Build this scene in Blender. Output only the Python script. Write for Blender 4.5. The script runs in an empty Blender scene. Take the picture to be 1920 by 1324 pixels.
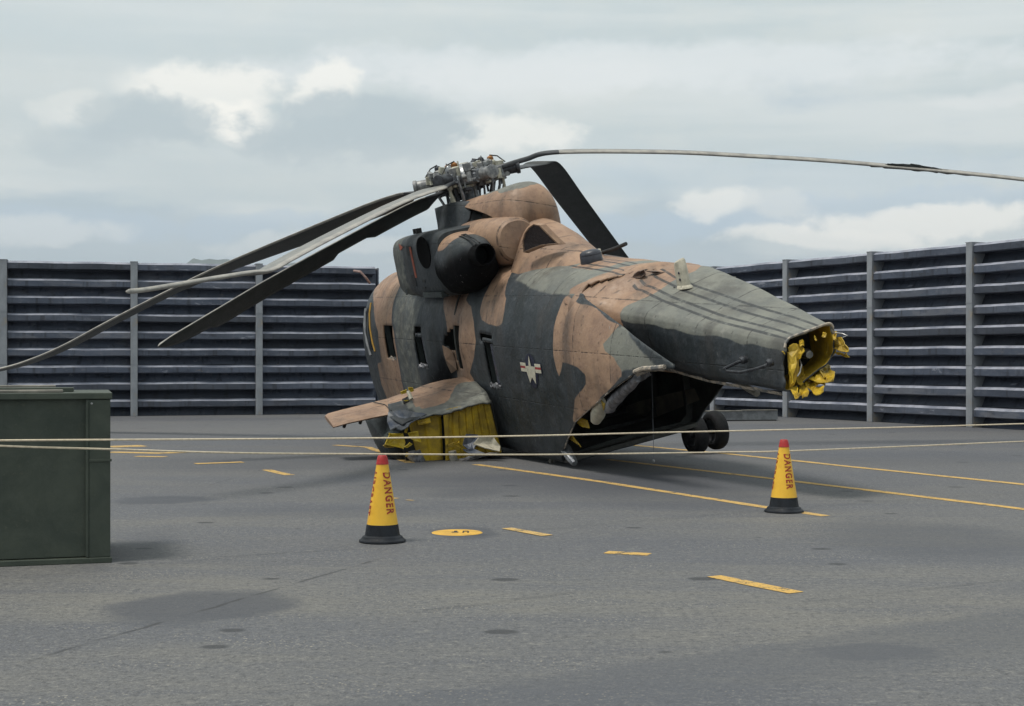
import bpy, bmesh, math, random
from mathutils import Vector, Matrix, noise as mnoise
random.seed(7)
sc = bpy.context.scene
C = sc.collection

# ------------------------------------------------------------------ camera
F, CX, HY, EYE = 2750.0, 960.0, 673.0, 1.6       # focal length in px of a 1920 wide frame, horizon row, eye height
cam = bpy.data.cameras.new('camera'); cam_o = bpy.data.objects.new('camera', cam); C.objects.link(cam_o)
cam.sensor_width = 36.0; cam.lens = F / 1920.0 * 36.0; cam.shift_y = 11.0 / 1920.0
cam.clip_start = 0.1; cam.clip_end = 60000
cam_o.location = (0, 0, EYE); cam_o.rotation_euler = (math.radians(90), 0, 0)
sc.camera = cam_o

# ------------------------------------------------------------------ world
W = bpy.data.worlds.new('World'); sc.world = W; W.use_nodes = True
wt = W.node_tree; wt.nodes.clear()
SUN_AZ, SUN_EL = math.radians(240), math.radians(67)     # compass style: clockwise from +Y
def sky_world():
    N = wt.nodes; Lk = wt.links.new
    def node(t, **k):
        n = N.new(t)
        for a, b in k.items(): setattr(n, a, b)
        return n
    def math_(op, a, b=None, clamp=False):
        n = node('ShaderNodeMath', operation=op, use_clamp=clamp)
        for i, v in enumerate((a, b)):
            if v is None: continue
            if hasattr(v, 'default_value') or hasattr(v, 'links'): Lk(v, n.inputs[i])
            else: n.inputs[i].default_value = v
        return n.outputs[0]
    def mixc(f, a, b):
        n = node('ShaderNodeMix', data_type='RGBA')
        for s, v in ((n.inputs[0], f), (n.inputs[6], a), (n.inputs[7], b)):
            if hasattr(v, 'links'): Lk(v, s)
            else: s.default_value = v if not isinstance(v, tuple) else (*v, 1)
        return n.outputs[2]
    def smooth(v, lo, hi, out0=0.0, out1=1.0):
        n = node('ShaderNodeMapRange', interpolation_type='SMOOTHSTEP')
        Lk(v, n.inputs[0]); n.inputs[1].default_value = lo; n.inputs[2].default_value = hi
        n.inputs[3].default_value = out0; n.inputs[4].default_value = out1
        return n.outputs[0]
    out = node('ShaderNodeOutputWorld'); bg = node('ShaderNodeBackground'); bg.inputs[1].default_value = 0.112
    Lk(bg.outputs[0], out.inputs[0])
    sky = node('ShaderNodeTexSky', sky_type='NISHITA', sun_disc=False, sun_elevation=SUN_EL, sun_rotation=SUN_AZ, dust_density=2.5, air_density=1.2)
    tc = node('ShaderNodeTexCoord'); sep = node('ShaderNodeSeparateXYZ'); Lk(tc.outputs['Generated'], sep.inputs[0])
    az = math_('ARCTAN2', sep.outputs[0], sep.outputs[1]); el = math_('ARCSINE', sep.outputs[2])
    def coords(sx, sy, off=0.0):
        c = node('ShaderNodeCombineXYZ'); Lk(math_('MULTIPLY', az, sx), c.inputs[0]); Lk(math_('MULTIPLY', el, sy), c.inputs[1]); c.inputs[2].default_value = off
        return c.outputs[0]
    def noise(vec, scale, detail=6.0, rough=0.55, dist=0.0):
        n = node('ShaderNodeTexNoise'); Lk(vec, n.inputs['Vector']); n.inputs['Scale'].default_value = scale
        n.inputs['Detail'].default_value = detail; n.inputs['Roughness'].default_value = rough; n.inputs['Distortion'].default_value = dist
        return n
    # high thin overcast: layered stratus on a pale blue sky
    n_big = noise(coords(1.0, 3.4, 1.3), 5.5, 8, 0.52, 0.35).outputs[0]
    n_fine = noise(coords(1.0, 2.2, 4.1), 16, 9, 0.58, 0.2).outputs[0]
    n_str = noise(coords(0.55, 6.0, 7.7), 6.0, 6, 0.5, 0.15).outputs[0]
    cov_el = smooth(el, 0.05, 0.16, 0.0, 0.36)
    cover = smooth(math_('ADD', math_('ADD', n_big, math_('MULTIPLY', n_fine, 0.35)), cov_el), 0.60, 0.92)
    cover = math_('MINIMUM', math_('MAXIMUM', cover, 0.35), 1.0)
    skyc = node('ShaderNodeVectorMath', operation='SCALE'); Lk(sky.outputs[0], skyc.inputs[0]); skyc.inputs[3].default_value = 0.85
    blue = mixc(0.62, skyc.outputs[0], (4.4, 5.55, 6.5))
    grey = mixc(smooth(n_str, 0.36, 0.66), (5.05, 5.75, 5.85), (6.15, 6.6, 6.55))
    grey = mixc(smooth(n_fine, 0.42, 0.72, 0.0, 0.45), grey, (6.3, 6.6, 6.3))
    col = mixc(cover, blue, grey)
    # individual cloud masses: direction in the sky, size, tone; billowing outline from cellular noise
    warp = noise(coords(1.0, 1.25, 9.2), 9, 6, 0.55, 0.0); ws = node('ShaderNodeSeparateColor'); Lk(warp.outputs[1], ws.inputs[0])
    waz = math_('ADD', az, math_('MULTIPLY', math_('SUBTRACT', ws.outputs[0], 0.5), 0.05))
    wel = math_('ADD', el, math_('MULTIPLY', math_('SUBTRACT', ws.outputs[1], 0.5), 0.04))
    bil = noise(coords(1.0, 1.35, 2.2), 15, 3, 0.5).outputs[0]; bil2 = noise(coords(1.0, 1.35, 6.2), 38, 5, 0.55).outputs[0]; wisp = noise(coords(1.0, 1.6, 5.5), 48, 9, 0.64, 0.2).outputs[0]
    def billow(n): return math_('ABSOLUTE', math_('SUBTRACT', math_('MULTIPLY', n, 2.0), 1.0))
    puff = math_('ADD', math_('ADD', math_('MULTIPLY', math_('SUBTRACT', billow(bil), 0.2), 1.6), math_('MULTIPLY', math_('SUBTRACT', billow(bil2), 0.2), 1.3)), math_('MULTIPLY', math_('SUBTRACT', wisp, 0.5), 1.7))
    WH, GR, LG = (8.9, 8.75, 8.1), (4.3, 5.0, 5.25), (7.0, 7.25, 7.05)
    for px, py, rx, ry, c, soft, op in [
            (300, 60, 700, 60, (5.3, 5.95, 6.1), 1.0, 0.45), (1150, 135, 620, 42, (7.0, 7.35, 7.4), 0.9, 0.7), (980, 165, 230, 45, (7.2, 7.45, 7.4), 0.8, 0.5),
            (1500, 330, 420, 40, (4.9, 5.9, 6.6), 0.9, 0.35), (1250, 420, 300, 26, (4.4, 5.5, 6.5), 0.8, 0.6), (1700, 385, 260, 22, (4.5, 5.6, 6.6), 0.8, 0.5), (250, 430, 420, 24, (4.4, 5.4, 6.2), 0.8, 0.6),
            (380, 175, 130, 44, WH, 0.7, 0.75), (455, 228, 85, 34, WH, 0.5, 0.95), (135, 225, 65, 36, WH, 0.6, 0.65), (608, 178, 58, 44, WH, 0.55, 0.75), (930, 262, 150, 36, WH, 0.7, 0.7),
            (290, 245, 130, 48, GR, 0.6, 0.85), (680, 248, 190, 62, GR, 0.6, 0.9), (150, 290, 90, 36, GR, 0.7, 0.6), (40, 190, 170, 80, (5.4, 5.9, 5.85), 0.9, 0.55), (500, 330, 420, 46, (5.5, 6.0, 6.0), 1.0, 0.4),
            (1345, 385, 70, 30, WH, 0.7, 0.65), (1470, 390, 50, 28, LG, 0.7, 0.6), (1740, 425, 190, 30, WH, 0.6, 0.85), (1560, 452, 180, 20, WH, 0.7, 0.75), (1860, 205, 110, 14, (7.2, 7.4, 7.3), 0.9, 0.5), (90, 440, 140, 22, LG, 0.8, 0.6), (600, 465, 200, 16, LG, 0.8, 0.5)]:
        a0 = math.atan((px - CX) / F); e0 = math.atan((HY - py) / F)
        dx = math_('DIVIDE', math_('SUBTRACT', waz, a0), rx / F); dy = math_('DIVIDE', math_('SUBTRACT', wel, e0), ry / F)
        d = math_('ADD', math_('ADD', math_('MULTIPLY', dx, dx), math_('MULTIPLY', dy, dy)), puff)
        col = mixc(smooth(d, 1.0 + soft * 0.85, 0.9 - soft * 1.0, 0.0, op), col, c)
    Lk(col, bg.inputs[0])
sky_world()
sun = bpy.data.lights.new('sun', 'SUN'); sun.energy = 2.6; sun.angle = math.radians(14); sun.color = (1.0, 0.95, 0.86)
sun_o = bpy.data.objects.new('sun', sun); C.objects.link(sun_o)
sd = Vector((math.sin(SUN_AZ) * math.cos(SUN_EL), math.cos(SUN_AZ) * math.cos(SUN_EL), math.sin(SUN_EL)))
sun_o.rotation_euler = sd.to_track_quat('Z', 'Y').to_euler(); sun_o.location = sd * 50
sc.view_settings.view_transform = 'Standard'; sc.view_settings.look = 'None'; sc.view_settings.gamma = 1.0
sc.view_settings.use_curve_mapping = False; sc.view_settings.exposure = 0.13
sc.cycles.max_bounces = 6; sc.cycles.diffuse_bounces = 3; sc.cycles.glossy_bounces = 3
W.cycles.sampling_method = 'MANUAL'; W.cycles.sample_map_resolution = 256

# ------------------------------------------------------------------ helpers
def at(px, py, Y): return Vector(((px - CX) / F * Y, Y, EYE + (HY - py) / F * Y))       # sight line to a point at depth Y
def ground_pt(px, py): Y = F * EYE / (py - HY); return Vector(((px - CX) / F * Y, Y, 0))
def tag(o, label=None, cat=None, group=None, kind=None):
    for k, v in (('label', label), ('category', cat), ('group', group), ('kind', kind)):
        if v: o[k] = v
    return o
def link(name, me, mat=None, parent=None, smooth=False):
    o = bpy.data.objects.new(name, me); C.objects.link(o)
    if mat is not None and not me.materials:
        for m in (mat if isinstance(mat, (list, tuple)) else [mat]): me.materials.append(m)
    if parent: o.parent = parent
    if smooth:
        for p in me.polygons: p.use_smooth = True
        me.set_sharp_from_angle(angle=math.radians(38))
    return o
def mk(name, verts, faces, mat=None, parent=None, smooth=False, fix=True):
    me = bpy.data.meshes.new(name); me.from_pydata([tuple(v) for v in verts], [], faces)
    if fix:
        bm = bmesh.new(); bm.from_mesh(me); bmesh.ops.recalc_face_normals(bm, faces=bm.faces[:]); bm.to_mesh(me); bm.free()
    me.update(); return link(name, me, mat, parent, smooth)
def bmobj(name, bm, mat=None, parent=None, smooth=False):
    me = bpy.data.meshes.new(name); bm.to_mesh(me); bm.free(); return link(name, me, mat, parent, smooth)
def empty(name, loc=(0, 0, 0), rz=0.0):
    o = bpy.data.objects.new(name, None); C.objects.link(o); o.location = loc; o.rotation_euler = (0, 0, rz); o.empty_display_size = 0.2
    return o
def box_bm(bm, lo, hi, bev=0.0, seg=2, M=None):
    c = [(lo[i] + hi[i]) / 2 for i in range(3)]; s = [abs(hi[i] - lo[i]) for i in range(3)]
    r = bmesh.ops.create_cube(bm, size=1.0, matrix=Matrix.Translation(c) @ Matrix.Diagonal((*s, 1)))
    vs = r['verts']
    if bev:
        es = list({e for v in vs for e in v.link_edges})
        b = bmesh.ops.bevel(bm, geom=es, offset=bev, segments=seg, affect='EDGES', profile=0.5)
        vs = list({v for f in b['faces'] for v in f.verts} | {v for v in vs if v.is_valid})
    if M is not None: bmesh.ops.transform(bm, matrix=M, verts=vs)
def box(name, lo, hi, mat, parent=None, bev=0.0, M=None):
    bm = bmesh.new(); box_bm(bm, lo, hi, bev, 2, M); return bmobj(name, bm, mat, parent)
def loft(rings, closed=True, cap=True):
    n = len(rings[0]); vs = [p for r in rings for p in r]; fs = []
    for i in range(len(rings) - 1):
        for j in range(n if closed else n - 1):
            k = (j + 1) % n; fs.append((i * n + j, i * n + k, (i + 1) * n + k, (i + 1) * n + j))
    if cap and closed: fs += [tuple(range(n)), tuple((len(rings) - 1) * n + j for j in range(n))]
    return vs, fs
def tube(name, pts, r, mat, parent=None, n=8, rs=None, smooth=True):
    pts = [Vector(p) for p in pts]; rings = []; up = None
    for i, p in enumerate(pts):
        t = (pts[min(i + 1, len(pts) - 1)] - pts[max(i - 1, 0)]).normalized()
        a = Vector((0, 0, 1)) if up is None and abs(t.z) < 0.9 else (up if up is not None else Vector((1, 0, 0)))
        x = (a - t * a.dot(t)).normalized(); up = x; y = t.cross(x); rr = rs[i] if rs else r
        rings.append([p + (x * math.cos(k * 2 * math.pi / n) + y * math.sin(k * 2 * math.pi / n)) * rr for k in range(n)])
    v, f = loft(rings); return mk(name, v, f, mat, parent, smooth)
def lathe(name, prof, mat, parent=None, n=28, M=None, smooth=True, cap=True):
    rings = [[Vector((r * math.cos(k * 2 * math.pi / n), r * math.sin(k * 2 * math.pi / n), z)) for k in range(n)] for r, z in prof]
    v, f = loft(rings, True, cap)
    if M is not None: v = [M @ p for p in v]
    return mk(name, v, f, mat, parent, smooth)
def in_poly(x, y, poly):
    c = False; j = len(poly) - 1
    for i in range(len(poly)):
        xi, yi = poly[i]; xj, yj = poly[j]
        if (yi > y) != (yj > y) and x < (xj - xi) * (y - yi) / (yj - yi) + xi: c = not c
        j = i
    return c
def poly_dist(x, y, poly):          # signed: positive inside
    d = 1e9; j = len(poly) - 1
    for i in range(len(poly)):
        ax, ay = poly[j]; bx, by = poly[i]; dx, dy = bx - ax, by - ay
        t = max(0, min(1, ((x - ax) * dx + (y - ay) * dy) / (dx * dx + dy * dy + 1e-12)))
        d = min(d, math.hypot(x - ax - t * dx, y - ay - t * dy)); j = i
    return d if in_poly(x, y, poly) else -d

# ------------------------------------------------------------------ materials
class NT:
    def __init__(s, name):
        s.m = bpy.data.materials.new(name); s.m.use_nodes = True; s.t = s.m.node_tree; s.b = s.t.nodes['Principled BSDF']
        s.tc = s.n('ShaderNodeTexCoord'); s.obj = s.tc.outputs['Object']
    def n(s, t, **k):
        x = s.t.nodes.new(t)
        for a, b in k.items(): setattr(x, a, b)
        return x
    def put(s, sock, v):
        if hasattr(v, 'links'): s.t.links.new(v, sock)
        elif isinstance(v, (tuple, list)) and len(v) == 3 and sock.type == 'RGBA': sock.default_value = (*v, 1)
        else: sock.default_value = v
    def math(s, op, a, b=None, c=None, clamp=False):
        x = s.n('ShaderNodeMath', operation=op, use_clamp=clamp)
        for i, v in enumerate((a, b, c)):
            if v is not None: s.put(x.inputs[i], v)
        return x.outputs[0]
    def noise(s, scale, detail=5, rough=0.55, dist=0.0, vec=None, out=0):
        x = s.n('ShaderNodeTexNoise'); s.put(x.inputs['Vector'], vec if vec is not None else s.obj)
        for k, v in (('Scale', scale), ('Detail', detail), ('Roughness', rough), ('Distortion', dist)): x.inputs[k].default_value = v
        return x.outputs[out]
    def scaled(s, v3, vec=None):
        x = s.n('ShaderNodeMapping'); s.put(x.inputs[0], vec if vec is not None else s.obj); x.inputs['Scale'].default_value = v3; return x.outputs[0]
    def ramp(s, v, lo, hi, o0=0.0, o1=1.0, smooth=True):
        x = s.n('ShaderNodeMapRange', interpolation_type='SMOOTHSTEP' if smooth else 'LINEAR'); s.put(x.inputs[0], v)
        for i, q in enumerate((lo, hi, o0, o1)): s.put(x.inputs[i + 1], q)
        return x.outputs[0]
    def mix(s, f, a, b, mode='MIX'):
        x = s.n('ShaderNodeMix', data_type='RGBA', blend_type=mode); s.put(x.inputs[0], f); s.put(x.inputs[6], a); s.put(x.inputs[7], b); return x.outputs[2]
    def bump(s, h, strength=0.3, dist=0.02):
        x = s.n('ShaderNodeBump'); s.put(x.inputs['Height'], h); x.inputs['Strength'].default_value = strength; x.inputs['Distance'].default_value = dist
        s.t.links.new(x.outputs[0], s.b.inputs['Normal']); return x
    def rnd(s): return s.n('ShaderNodeObjectInfo').outputs['Random']
    def done(s, col, rough=0.6, metal=0.0, spec=0.5):
        s.put(s.b.inputs['Base Color'], col); s.put(s.b.inputs['Roughness'], rough); s.put(s.b.inputs['Metallic'], metal); s.b.inputs['Specular IOR Level'].default_value = spec
        return s.m
def simple(name, c1, c2=None, scale=6.0, rough=0.6, metal=0.0, bump=0.15, spec=0.5, lo=0.35, hi=0.65):
    t = NT(name); c2 = c2 or tuple(x * 0.72 for x in c1)
    f = t.ramp(t.noise(scale, 7, 0.62), lo, hi); g = t.noise(scale * 9, 4, 0.6)
    if bump: t.bump(t.math('ADD', f, t.math('MULTIPLY', g, 0.4)), bump, 0.01)
    return t.done(t.mix(f, c1, c2), t.ramp(g, 0.2, 0.8, max(0.05, rough - 0.1), min(1, rough + 0.12)), metal, spec)
M_ = {}
M_['yellow'] = simple('zinc_chromate', (0.54, 0.36, 0.02), (0.28, 0.185, 0.022), 4.5, 0.55, bump=0.25)
M_['bare'] = simple('bare_aluminium', (0.42, 0.42, 0.42), (0.22, 0.22, 0.22), 9, 0.42, 0.75)
M_['torn'] = simple('scorched_foil', (0.26, 0.26, 0.28), (0.10, 0.10, 0.11), 11, 0.45, 0.35, bump=0.6)
M_['interior'] = simple('cabin_lining', (0.035, 0.038, 0.034), (0.015, 0.016, 0.015), 2.5, 0.8)
M_['floor'] = simple('cabin_floor', (0.07, 0.068, 0.06), (0.03, 0.03, 0.028), 2.0, 0.75)
M_['black'] = simple('soot_black', (0.012, 0.012, 0.013), (0.022, 0.022, 0.023), 8, 0.6)
M_['rubber'] = simple('tyre_rubber', (0.008, 0.009, 0.010), (0.015, 0.015, 0.017), 14, 0.8, spec=0.2)
M_['white'] = simple('cream_paint', (0.56, 0.52, 0.42), (0.40, 0.37, 0.29), 12, 0.5)
M_['steel'] = simple('grey_machined_steel', (0.34, 0.35, 0.36), (0.14, 0.15, 0.17), 10, 0.42, 0.6)
M_['steel_dark'] = simple('oily_dark_steel', (0.07, 0.075, 0.085), (0.03, 0.03, 0.035), 10, 0.45, 0.5)
M_['cream_metal'] = simple('cream_hub_paint', (0.52, 0.50, 0.40), (0.30, 0.29, 0.24), 14, 0.5)
M_['orange'] = simple('amber_cap', (0.36, 0.15, 0.03), (0.18, 0.07, 0.02), 20, 0.4)
M_['dkgreen'] = simple('dark_green_paint', (0.035, 0.046, 0.045), (0.024, 0.03, 0.032), 3.0, 0.5)
M_['grille'] = simple('dark_brown_mesh', (0.05, 0.036, 0.036), (0.03, 0.022, 0.024), 40, 0.7, bump=0.5)
M_['flag_white'] = simple('insignia_white', (0.62, 0.58, 0.46), (0.5, 0.47, 0.38), 18, 0.55)
M_['flag_red'] = simple('insignia_red', (0.36, 0.03, 0.035), (0.26, 0.03, 0.03), 18, 0.55)
M_['flag_blue'] = simple('insignia_blue', (0.014, 0.018, 0.046), (0.012, 0.015, 0.034), 18, 0.55)
M_['rope'] = simple('pale_rope', (0.74, 0.63, 0.47), (0.58, 0.49, 0.36), 30, 0.8)
M_['wire'] = simple('grey_wire', (0.16, 0.17, 0.20), None, 20, 0.6)
M_['stake'] = simple('rusty_stake', (0.14, 0.09, 0.06), (0.08, 0.06, 0.05), 12, 0.75)
M_['plank'] = simple('weathered_plank', (0.30, 0.28, 0.24), (0.17, 0.16, 0.14), 5, 0.8)
M_['cone_y'] = simple('cone_yellow', (0.80, 0.46, 0.035), (0.66, 0.35, 0.025), 7, 0.5, bump=0.08, lo=0.4, hi=0.75)
M_['cone_r'] = simple('cone_red', (0.42, 0.02, 0.022), (0.30, 0.02, 0.02), 16, 0.55)
M_['cone_b'] = simple('cone_black_rubber', (0.008, 0.010, 0.014), (0.016, 0.019, 0.025), 9, 0.55, spec=0.25)
M_['stencil'] = simple('stencil_red', (0.36, 0.02, 0.016), (0.26, 0.02, 0.016), 40, 0.6)
M_['glass'] = simple('dark_cockpit_glass', (0.012, 0.015, 0.018), None, 4, 0.12, bump=0)
M_['glass_blue'] = simple('smeared_pane', (0.05, 0.055, 0.085), (0.03, 0.033, 0.05), 6, 0.2, bump=0)
M_['orange_mark'] = simple('orange_marking', (0.42, 0.10, 0.05), (0.30, 0.08, 0.05), 14, 0.6)
M_['yellow_strip'] = simple('yellow_strip', (0.48, 0.26, 0.03), (0.34, 0.2, 0.03), 20, 0.6)
M_['hill'] = simple('wooded_hill', (0.06, 0.085, 0.06), (0.045, 0.065, 0.05), 0.002, 0.95)
M_['earth'] = simple('earth_fill', (0.28, 0.21, 0.13), (0.15, 0.12, 0.08), 4, 0.95, bump=0.5)
M_['scrap'] = simple('grey_channel_steel', (0.26, 0.27, 0.28), (0.15, 0.155, 0.165), 4, 0.55, 0.3)

def camo_material():
    t = NT('camouflage_skin')
    a = t.n('ShaderNodeVertexColor', layer_name='paint'); sp = t.n('ShaderNodeSeparateColor'); t.t.links.new(a.outputs[0], sp.inputs[0])
    tanf, greyf, soot_shade = sp.outputs[0], sp.outputs[1], sp.outputs[2]
    n1 = t.noise(1.6, 8, 0.62); n2 = t.noise(9, 7, 0.66); n3 = t.noise(48, 4, 0.6); nd = t.noise(2.2, 6, 0.6, 0.0, t.scaled((1, 1, 0.22)))
    wob = t.math('MULTIPLY', t.math('SUBTRACT', n2, 0.5), 0.35)
    tan = t.mix(t.ramp(n1, 0.35, 0.68), (0.35, 0.225, 0.148), (0.245, 0.155, 0.108)); tan = t.mix(t.ramp(n2, 0.48, 0.74, 0, 0.65), tan, (0.18, 0.118, 0.092))
    dk = t.mix(t.ramp(n1, 0.35, 0.65), (0.020, 0.026, 0.029), (0.042, 0.050, 0.059)); dk = t.mix(t.ramp(n2, 0.50, 0.76, 0, 0.7), dk, (0.085, 0.092, 0.102))
    gg = t.mix(t.ramp(n1, 0.35, 0.65), (0.185, 0.187, 0.160), (0.128, 0.133, 0.122)); gg = t.mix(t.ramp(n2, 0.52, 0.76, 0, 0.6), gg, (0.25, 0.245, 0.22))
    c = t.mix(t.ramp(t.math('ADD', greyf, wob), 0.40, 0.60), dk, gg)
    c = t.mix(t.ramp(t.math('ADD', tanf, wob), 0.40, 0.60), c, tan)
    c = t.mix(t.ramp(nd, 0.46, 0.72, 0, 0.6), c, (0.05, 0.046, 0.044))             # streaked dirt
    # panel seams and rivet rows, in the aircraft's own axes
    xyz = t.n('ShaderNodeSeparateXYZ'); t.t.links.new(t.obj, xyz.inputs[0]); x, y, z = xyz.outputs
    def seam(v, period, off, w):
        f = t.math('FRACT', t.math('ADD', t.math('DIVIDE', v, period), off)); d = t.math('ABSOLUTE', t.math('SUBTRACT', f, 0.5))
        return t.ramp(d, w / period, 0.0)
    riv = t.math('MULTIPLY', t.ramp(t.math('ABSOLUTE', t.math('SUBTRACT', t.math('FRACT', t.math('MULTIPLY', z, 9.0)), 0.5)), 0.18, 0.08), seam(x, 0.535, 0.13, 0.02))
    sm = t.math('MAXIMUM', seam(x, 1.07, 0.13, 0.020), seam(t.math('SUBTRACT', z, t.math('MULTIPLY', y, 0.35)), 0.83, 0.31, 0.014))
    sm = t.math('MULTIPLY', sm, t.ramp(n2, 0.38, 0.6))
    c = t.mix(t.math('MULTIPLY', sm, 0.85), c, (0.016, 0.016, 0.017)); c = t.mix(t.math('MULTIPLY', riv, 0.55), c, (0.02, 0.02, 0.02))
    # walkway stripes along the upper deck
    def stripe(y0, w): return t.ramp(t.math('ABSOLUTE', t.math('SUBTRACT', y, y0)), w * 1.25, w * 0.75)
    st = None
    for y0 in (-0.16, 0.0, 0.18, 0.30): st = stripe(y0, 0.022) if st is None else t.math('MAXIMUM', st, stripe(y0, 0.022))
    st = t.math('MULTIPLY', t.math('MULTIPLY', st, t.ramp(a.outputs['Alpha'], 0.4, 0.6)), t.ramp(n2, 0.3, 0.5, 0.35, 0.9))
    c = t.mix(st, c, (0.03, 0.032, 0.035))
    c = t.mix(t.math('MULTIPLY', soot_shade, 0.97), c, (0.008, 0.008, 0.009))
    scr = t.ramp(t.noise(30, 3, 0.7, 0.6, t.scaled((1, 1, 0.35))), 0.66, 0.72, 0, 0.6)
    c = t.mix(t.math('MULTIPLY', scr, t.ramp(n1, 0.42, 0.58)), c, (0.3, 0.29, 0.28))
    dent = t.noise(2.6, 4, 0.55); b = t.math('ADD', t.math('MULTIPLY', dent, 1.5), t.math('ADD', t.math('MULTIPLY', n3, 0.06), t.math('MULTIPLY', sm, -0.25)))
    t.bump(b, 0.38, 0.05)
    return t.done(c, t.math('ADD', t.ramp(n2, 0.3, 0.7, 0.46, 0.66), t.math('MULTIPLY', soot_shade, 0.3)), 0.0, 0.4) if not t.put(t.b.inputs['Specular IOR Level'], t.math('MULTIPLY_ADD', soot_shade, -0.36, 0.4)) else None
M_['camo'] = camo_material()

def ground_material():
    t = NT('worn_asphalt'); P = t.obj
    xyz = t.n('ShaderNodeSeparateXYZ'); t.t.links.new(P, xyz.inputs[0]); x, y, _ = xyz.outputs
    n1 = t.noise(0.22, 7, 0.6); n2 = t.noise(1.6, 8, 0.62, 0.2, t.scaled((0.55, 1.4, 1))); n3 = t.noise(62, 3, 0.7); n4 = t.noise(190, 2, 0.6)
    big = t.noise(0.16, 5, 0.55, 0.4, t.scaled((0.45, 1.5, 1)))
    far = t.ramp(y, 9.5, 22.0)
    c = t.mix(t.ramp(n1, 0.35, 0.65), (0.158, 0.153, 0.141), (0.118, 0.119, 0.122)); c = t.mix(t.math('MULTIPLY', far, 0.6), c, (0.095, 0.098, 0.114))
    c = t.mix(t.ramp(n2, 0.40, 0.68, 0, 0.6), c, (0.098, 0.103, 0.116))
    c = t.mix(t.ramp(big, 0.46, 0.58, 0, 0.65), c, (0.080, 0.086, 0.106)); stk = t.noise(0.9, 6, 0.62, 0.3, t.scaled((0.16, 1.5, 1))); c = t.mix(t.ramp(stk, 0.54, 0.66, 0, 0.5), c, (0.082, 0.087, 0.104))
    n5 = t.noise(21, 4, 0.7); n6 = t.noise(7.5, 6, 0.7, 0.2, t.scaled((0.6, 1.3, 1)))
    c = t.mix(t.ramp(n6, 0.52, 0.72, 0, 0.5), c, (0.085, 0.088, 0.096)); c = t.mix(t.ramp(n6, 0.46, 0.30, 0, 0.35), c, (0.235, 0.228, 0.205))
    c = t.mix(t.ramp(n5, 0.52, 0.64, 0, 0.7), c, (0.058, 0.059, 0.063)); c = t.mix(t.ramp(n5, 0.45, 0.34, 0, 0.65), c, (0.22, 0.213, 0.195))
    c = t.mix(t.ramp(n3, 0.52, 0.68, 0, 0.65), c, (0.050, 0.050, 0.053)); c = t.mix(t.ramp(n3, 0.44, 0.32, 0, 0.6), c, (0.27, 0.26, 0.235))
    pb = t.n('ShaderNodeTexVoronoi', voronoi_dimensions='2D'); t.put(pb.inputs['Vector'], P); pb.inputs['Scale'].default_value = 17.0     # pale stone chips
    c = t.mix(t.math('MULTIPLY', t.ramp(pb.outputs['Distance'], 0.13, 0.06), t.ramp(n2, 0.50, 0.66)), c, (0.36, 0.325, 0.26))
    vo = t.n('ShaderNodeTexVoronoi', voronoi_dimensions='2D'); t.put(vo.inputs['Vector'], t.scaled((0.75, 1.0, 1))); vo.inputs['Scale'].default_value = 0.95; vo.inputs['Randomness'].default_value = 1.0   # drip marks
    dsz = t.n('ShaderNodeSeparateColor'); t.t.links.new(vo.outputs['Color'], dsz.inputs[0])
    drip = t.ramp(t.math('SUBTRACT', t.math('ADD', vo.outputs['Distance'], t.math('MULTIPLY', t.math('SUBTRACT', n3, 0.5), 0.05)), t.math('MULTIPLY', t.math('SUBTRACT', dsz.outputs[0], 0.45), 0.13)), 0.02, -0.01)
    c = t.mix(t.math('MULTIPLY', drip, 0.8), c, (0.035, 0.036, 0.040))
    wx = t.math('ADD', x, t.math('MULTIPLY', t.math('SUBTRACT', t.noise(1.1, 5, 0.6), 0.5), 0.9)); wy = t.math('ADD', y, t.math('MULTIPLY', t.math('SUBTRACT', t.noise(1.3, 5, 0.6, 0, t.scaled((1, 1, 1))), 0.5), 1.0))
    for px, py, rx, ry, op, soft in [(385, 1138, 175, 28, 0.75, 0.5), (310, 937, 95, 8, 0.85, 0.6), (1640, 1222, 110, 11, 0.6, 0.6), (250, 1025, 60, 35, 0.35, 0.9), (1050, 905, 330, 22, 0.5, 0.9), (1740, 1010, 210, 35, 0.6, 0.7), (860, 925, 60, 8, 0.4, 0.9), (1250, 925, 200, 26, 0.45, 0.9), (450, 868, 230, 14, 0.35, 0.9), (1700, 860, 250, 14, 0.35, 0.9), (860, 1000, 62, 12, 0.7, 0.4), (600, 960, 220, 12, 0.3, 0.9)]:  # soft dark patches; the one beside the crate is its shadow painted in
        g = ground_pt(px, py); sx = rx / F * g.y; sy = F * EYE / (py - ry - HY) - F * EYE / (py + ry - HY); sy *= 0.5
        dx = t.math('DIVIDE', t.math('SUBTRACT', wx, g.x), sx); dy = t.math('DIVIDE', t.math('SUBTRACT', wy, g.y), sy)
        d = t.math('ADD', t.math('MULTIPLY', dx, dx), t.math('MULTIPLY', dy, dy))
        c = t.mix(t.ramp(d, 1 + soft, 1 - soft, 0, op), c, (0.062, 0.066, 0.078))
    # resurfaced strip with a sharp edge, seams
    def line_d(p, q):
        a, b = ground_pt(*p), ground_pt(*q); nx, ny = -(b.y - a.y), b.x - a.x; l = math.hypot(nx, ny); nx /= l; ny /= l
        return t.math('SUBTRACT', t.math('ADD', t.math('MULTIPLY', x, nx), t.math('MULTIPLY', y, ny)), nx * a.x + ny * a.y)
    jit = t.math('MULTIPLY', t.math('SUBTRACT', t.noise(2.2, 5, 0.6), 0.5), 0.30)
    d1 = t.math('ADD', line_d((640, 1322), (1500, 1200)), jit)
    c = t.mix(t.math('MULTIPLY', t.ramp(d1, 0.10, -0.10, 0, 0.5), t.ramp(d1, -1.25, -0.6)), c, (0.075, 0.080, 0.092))
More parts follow.
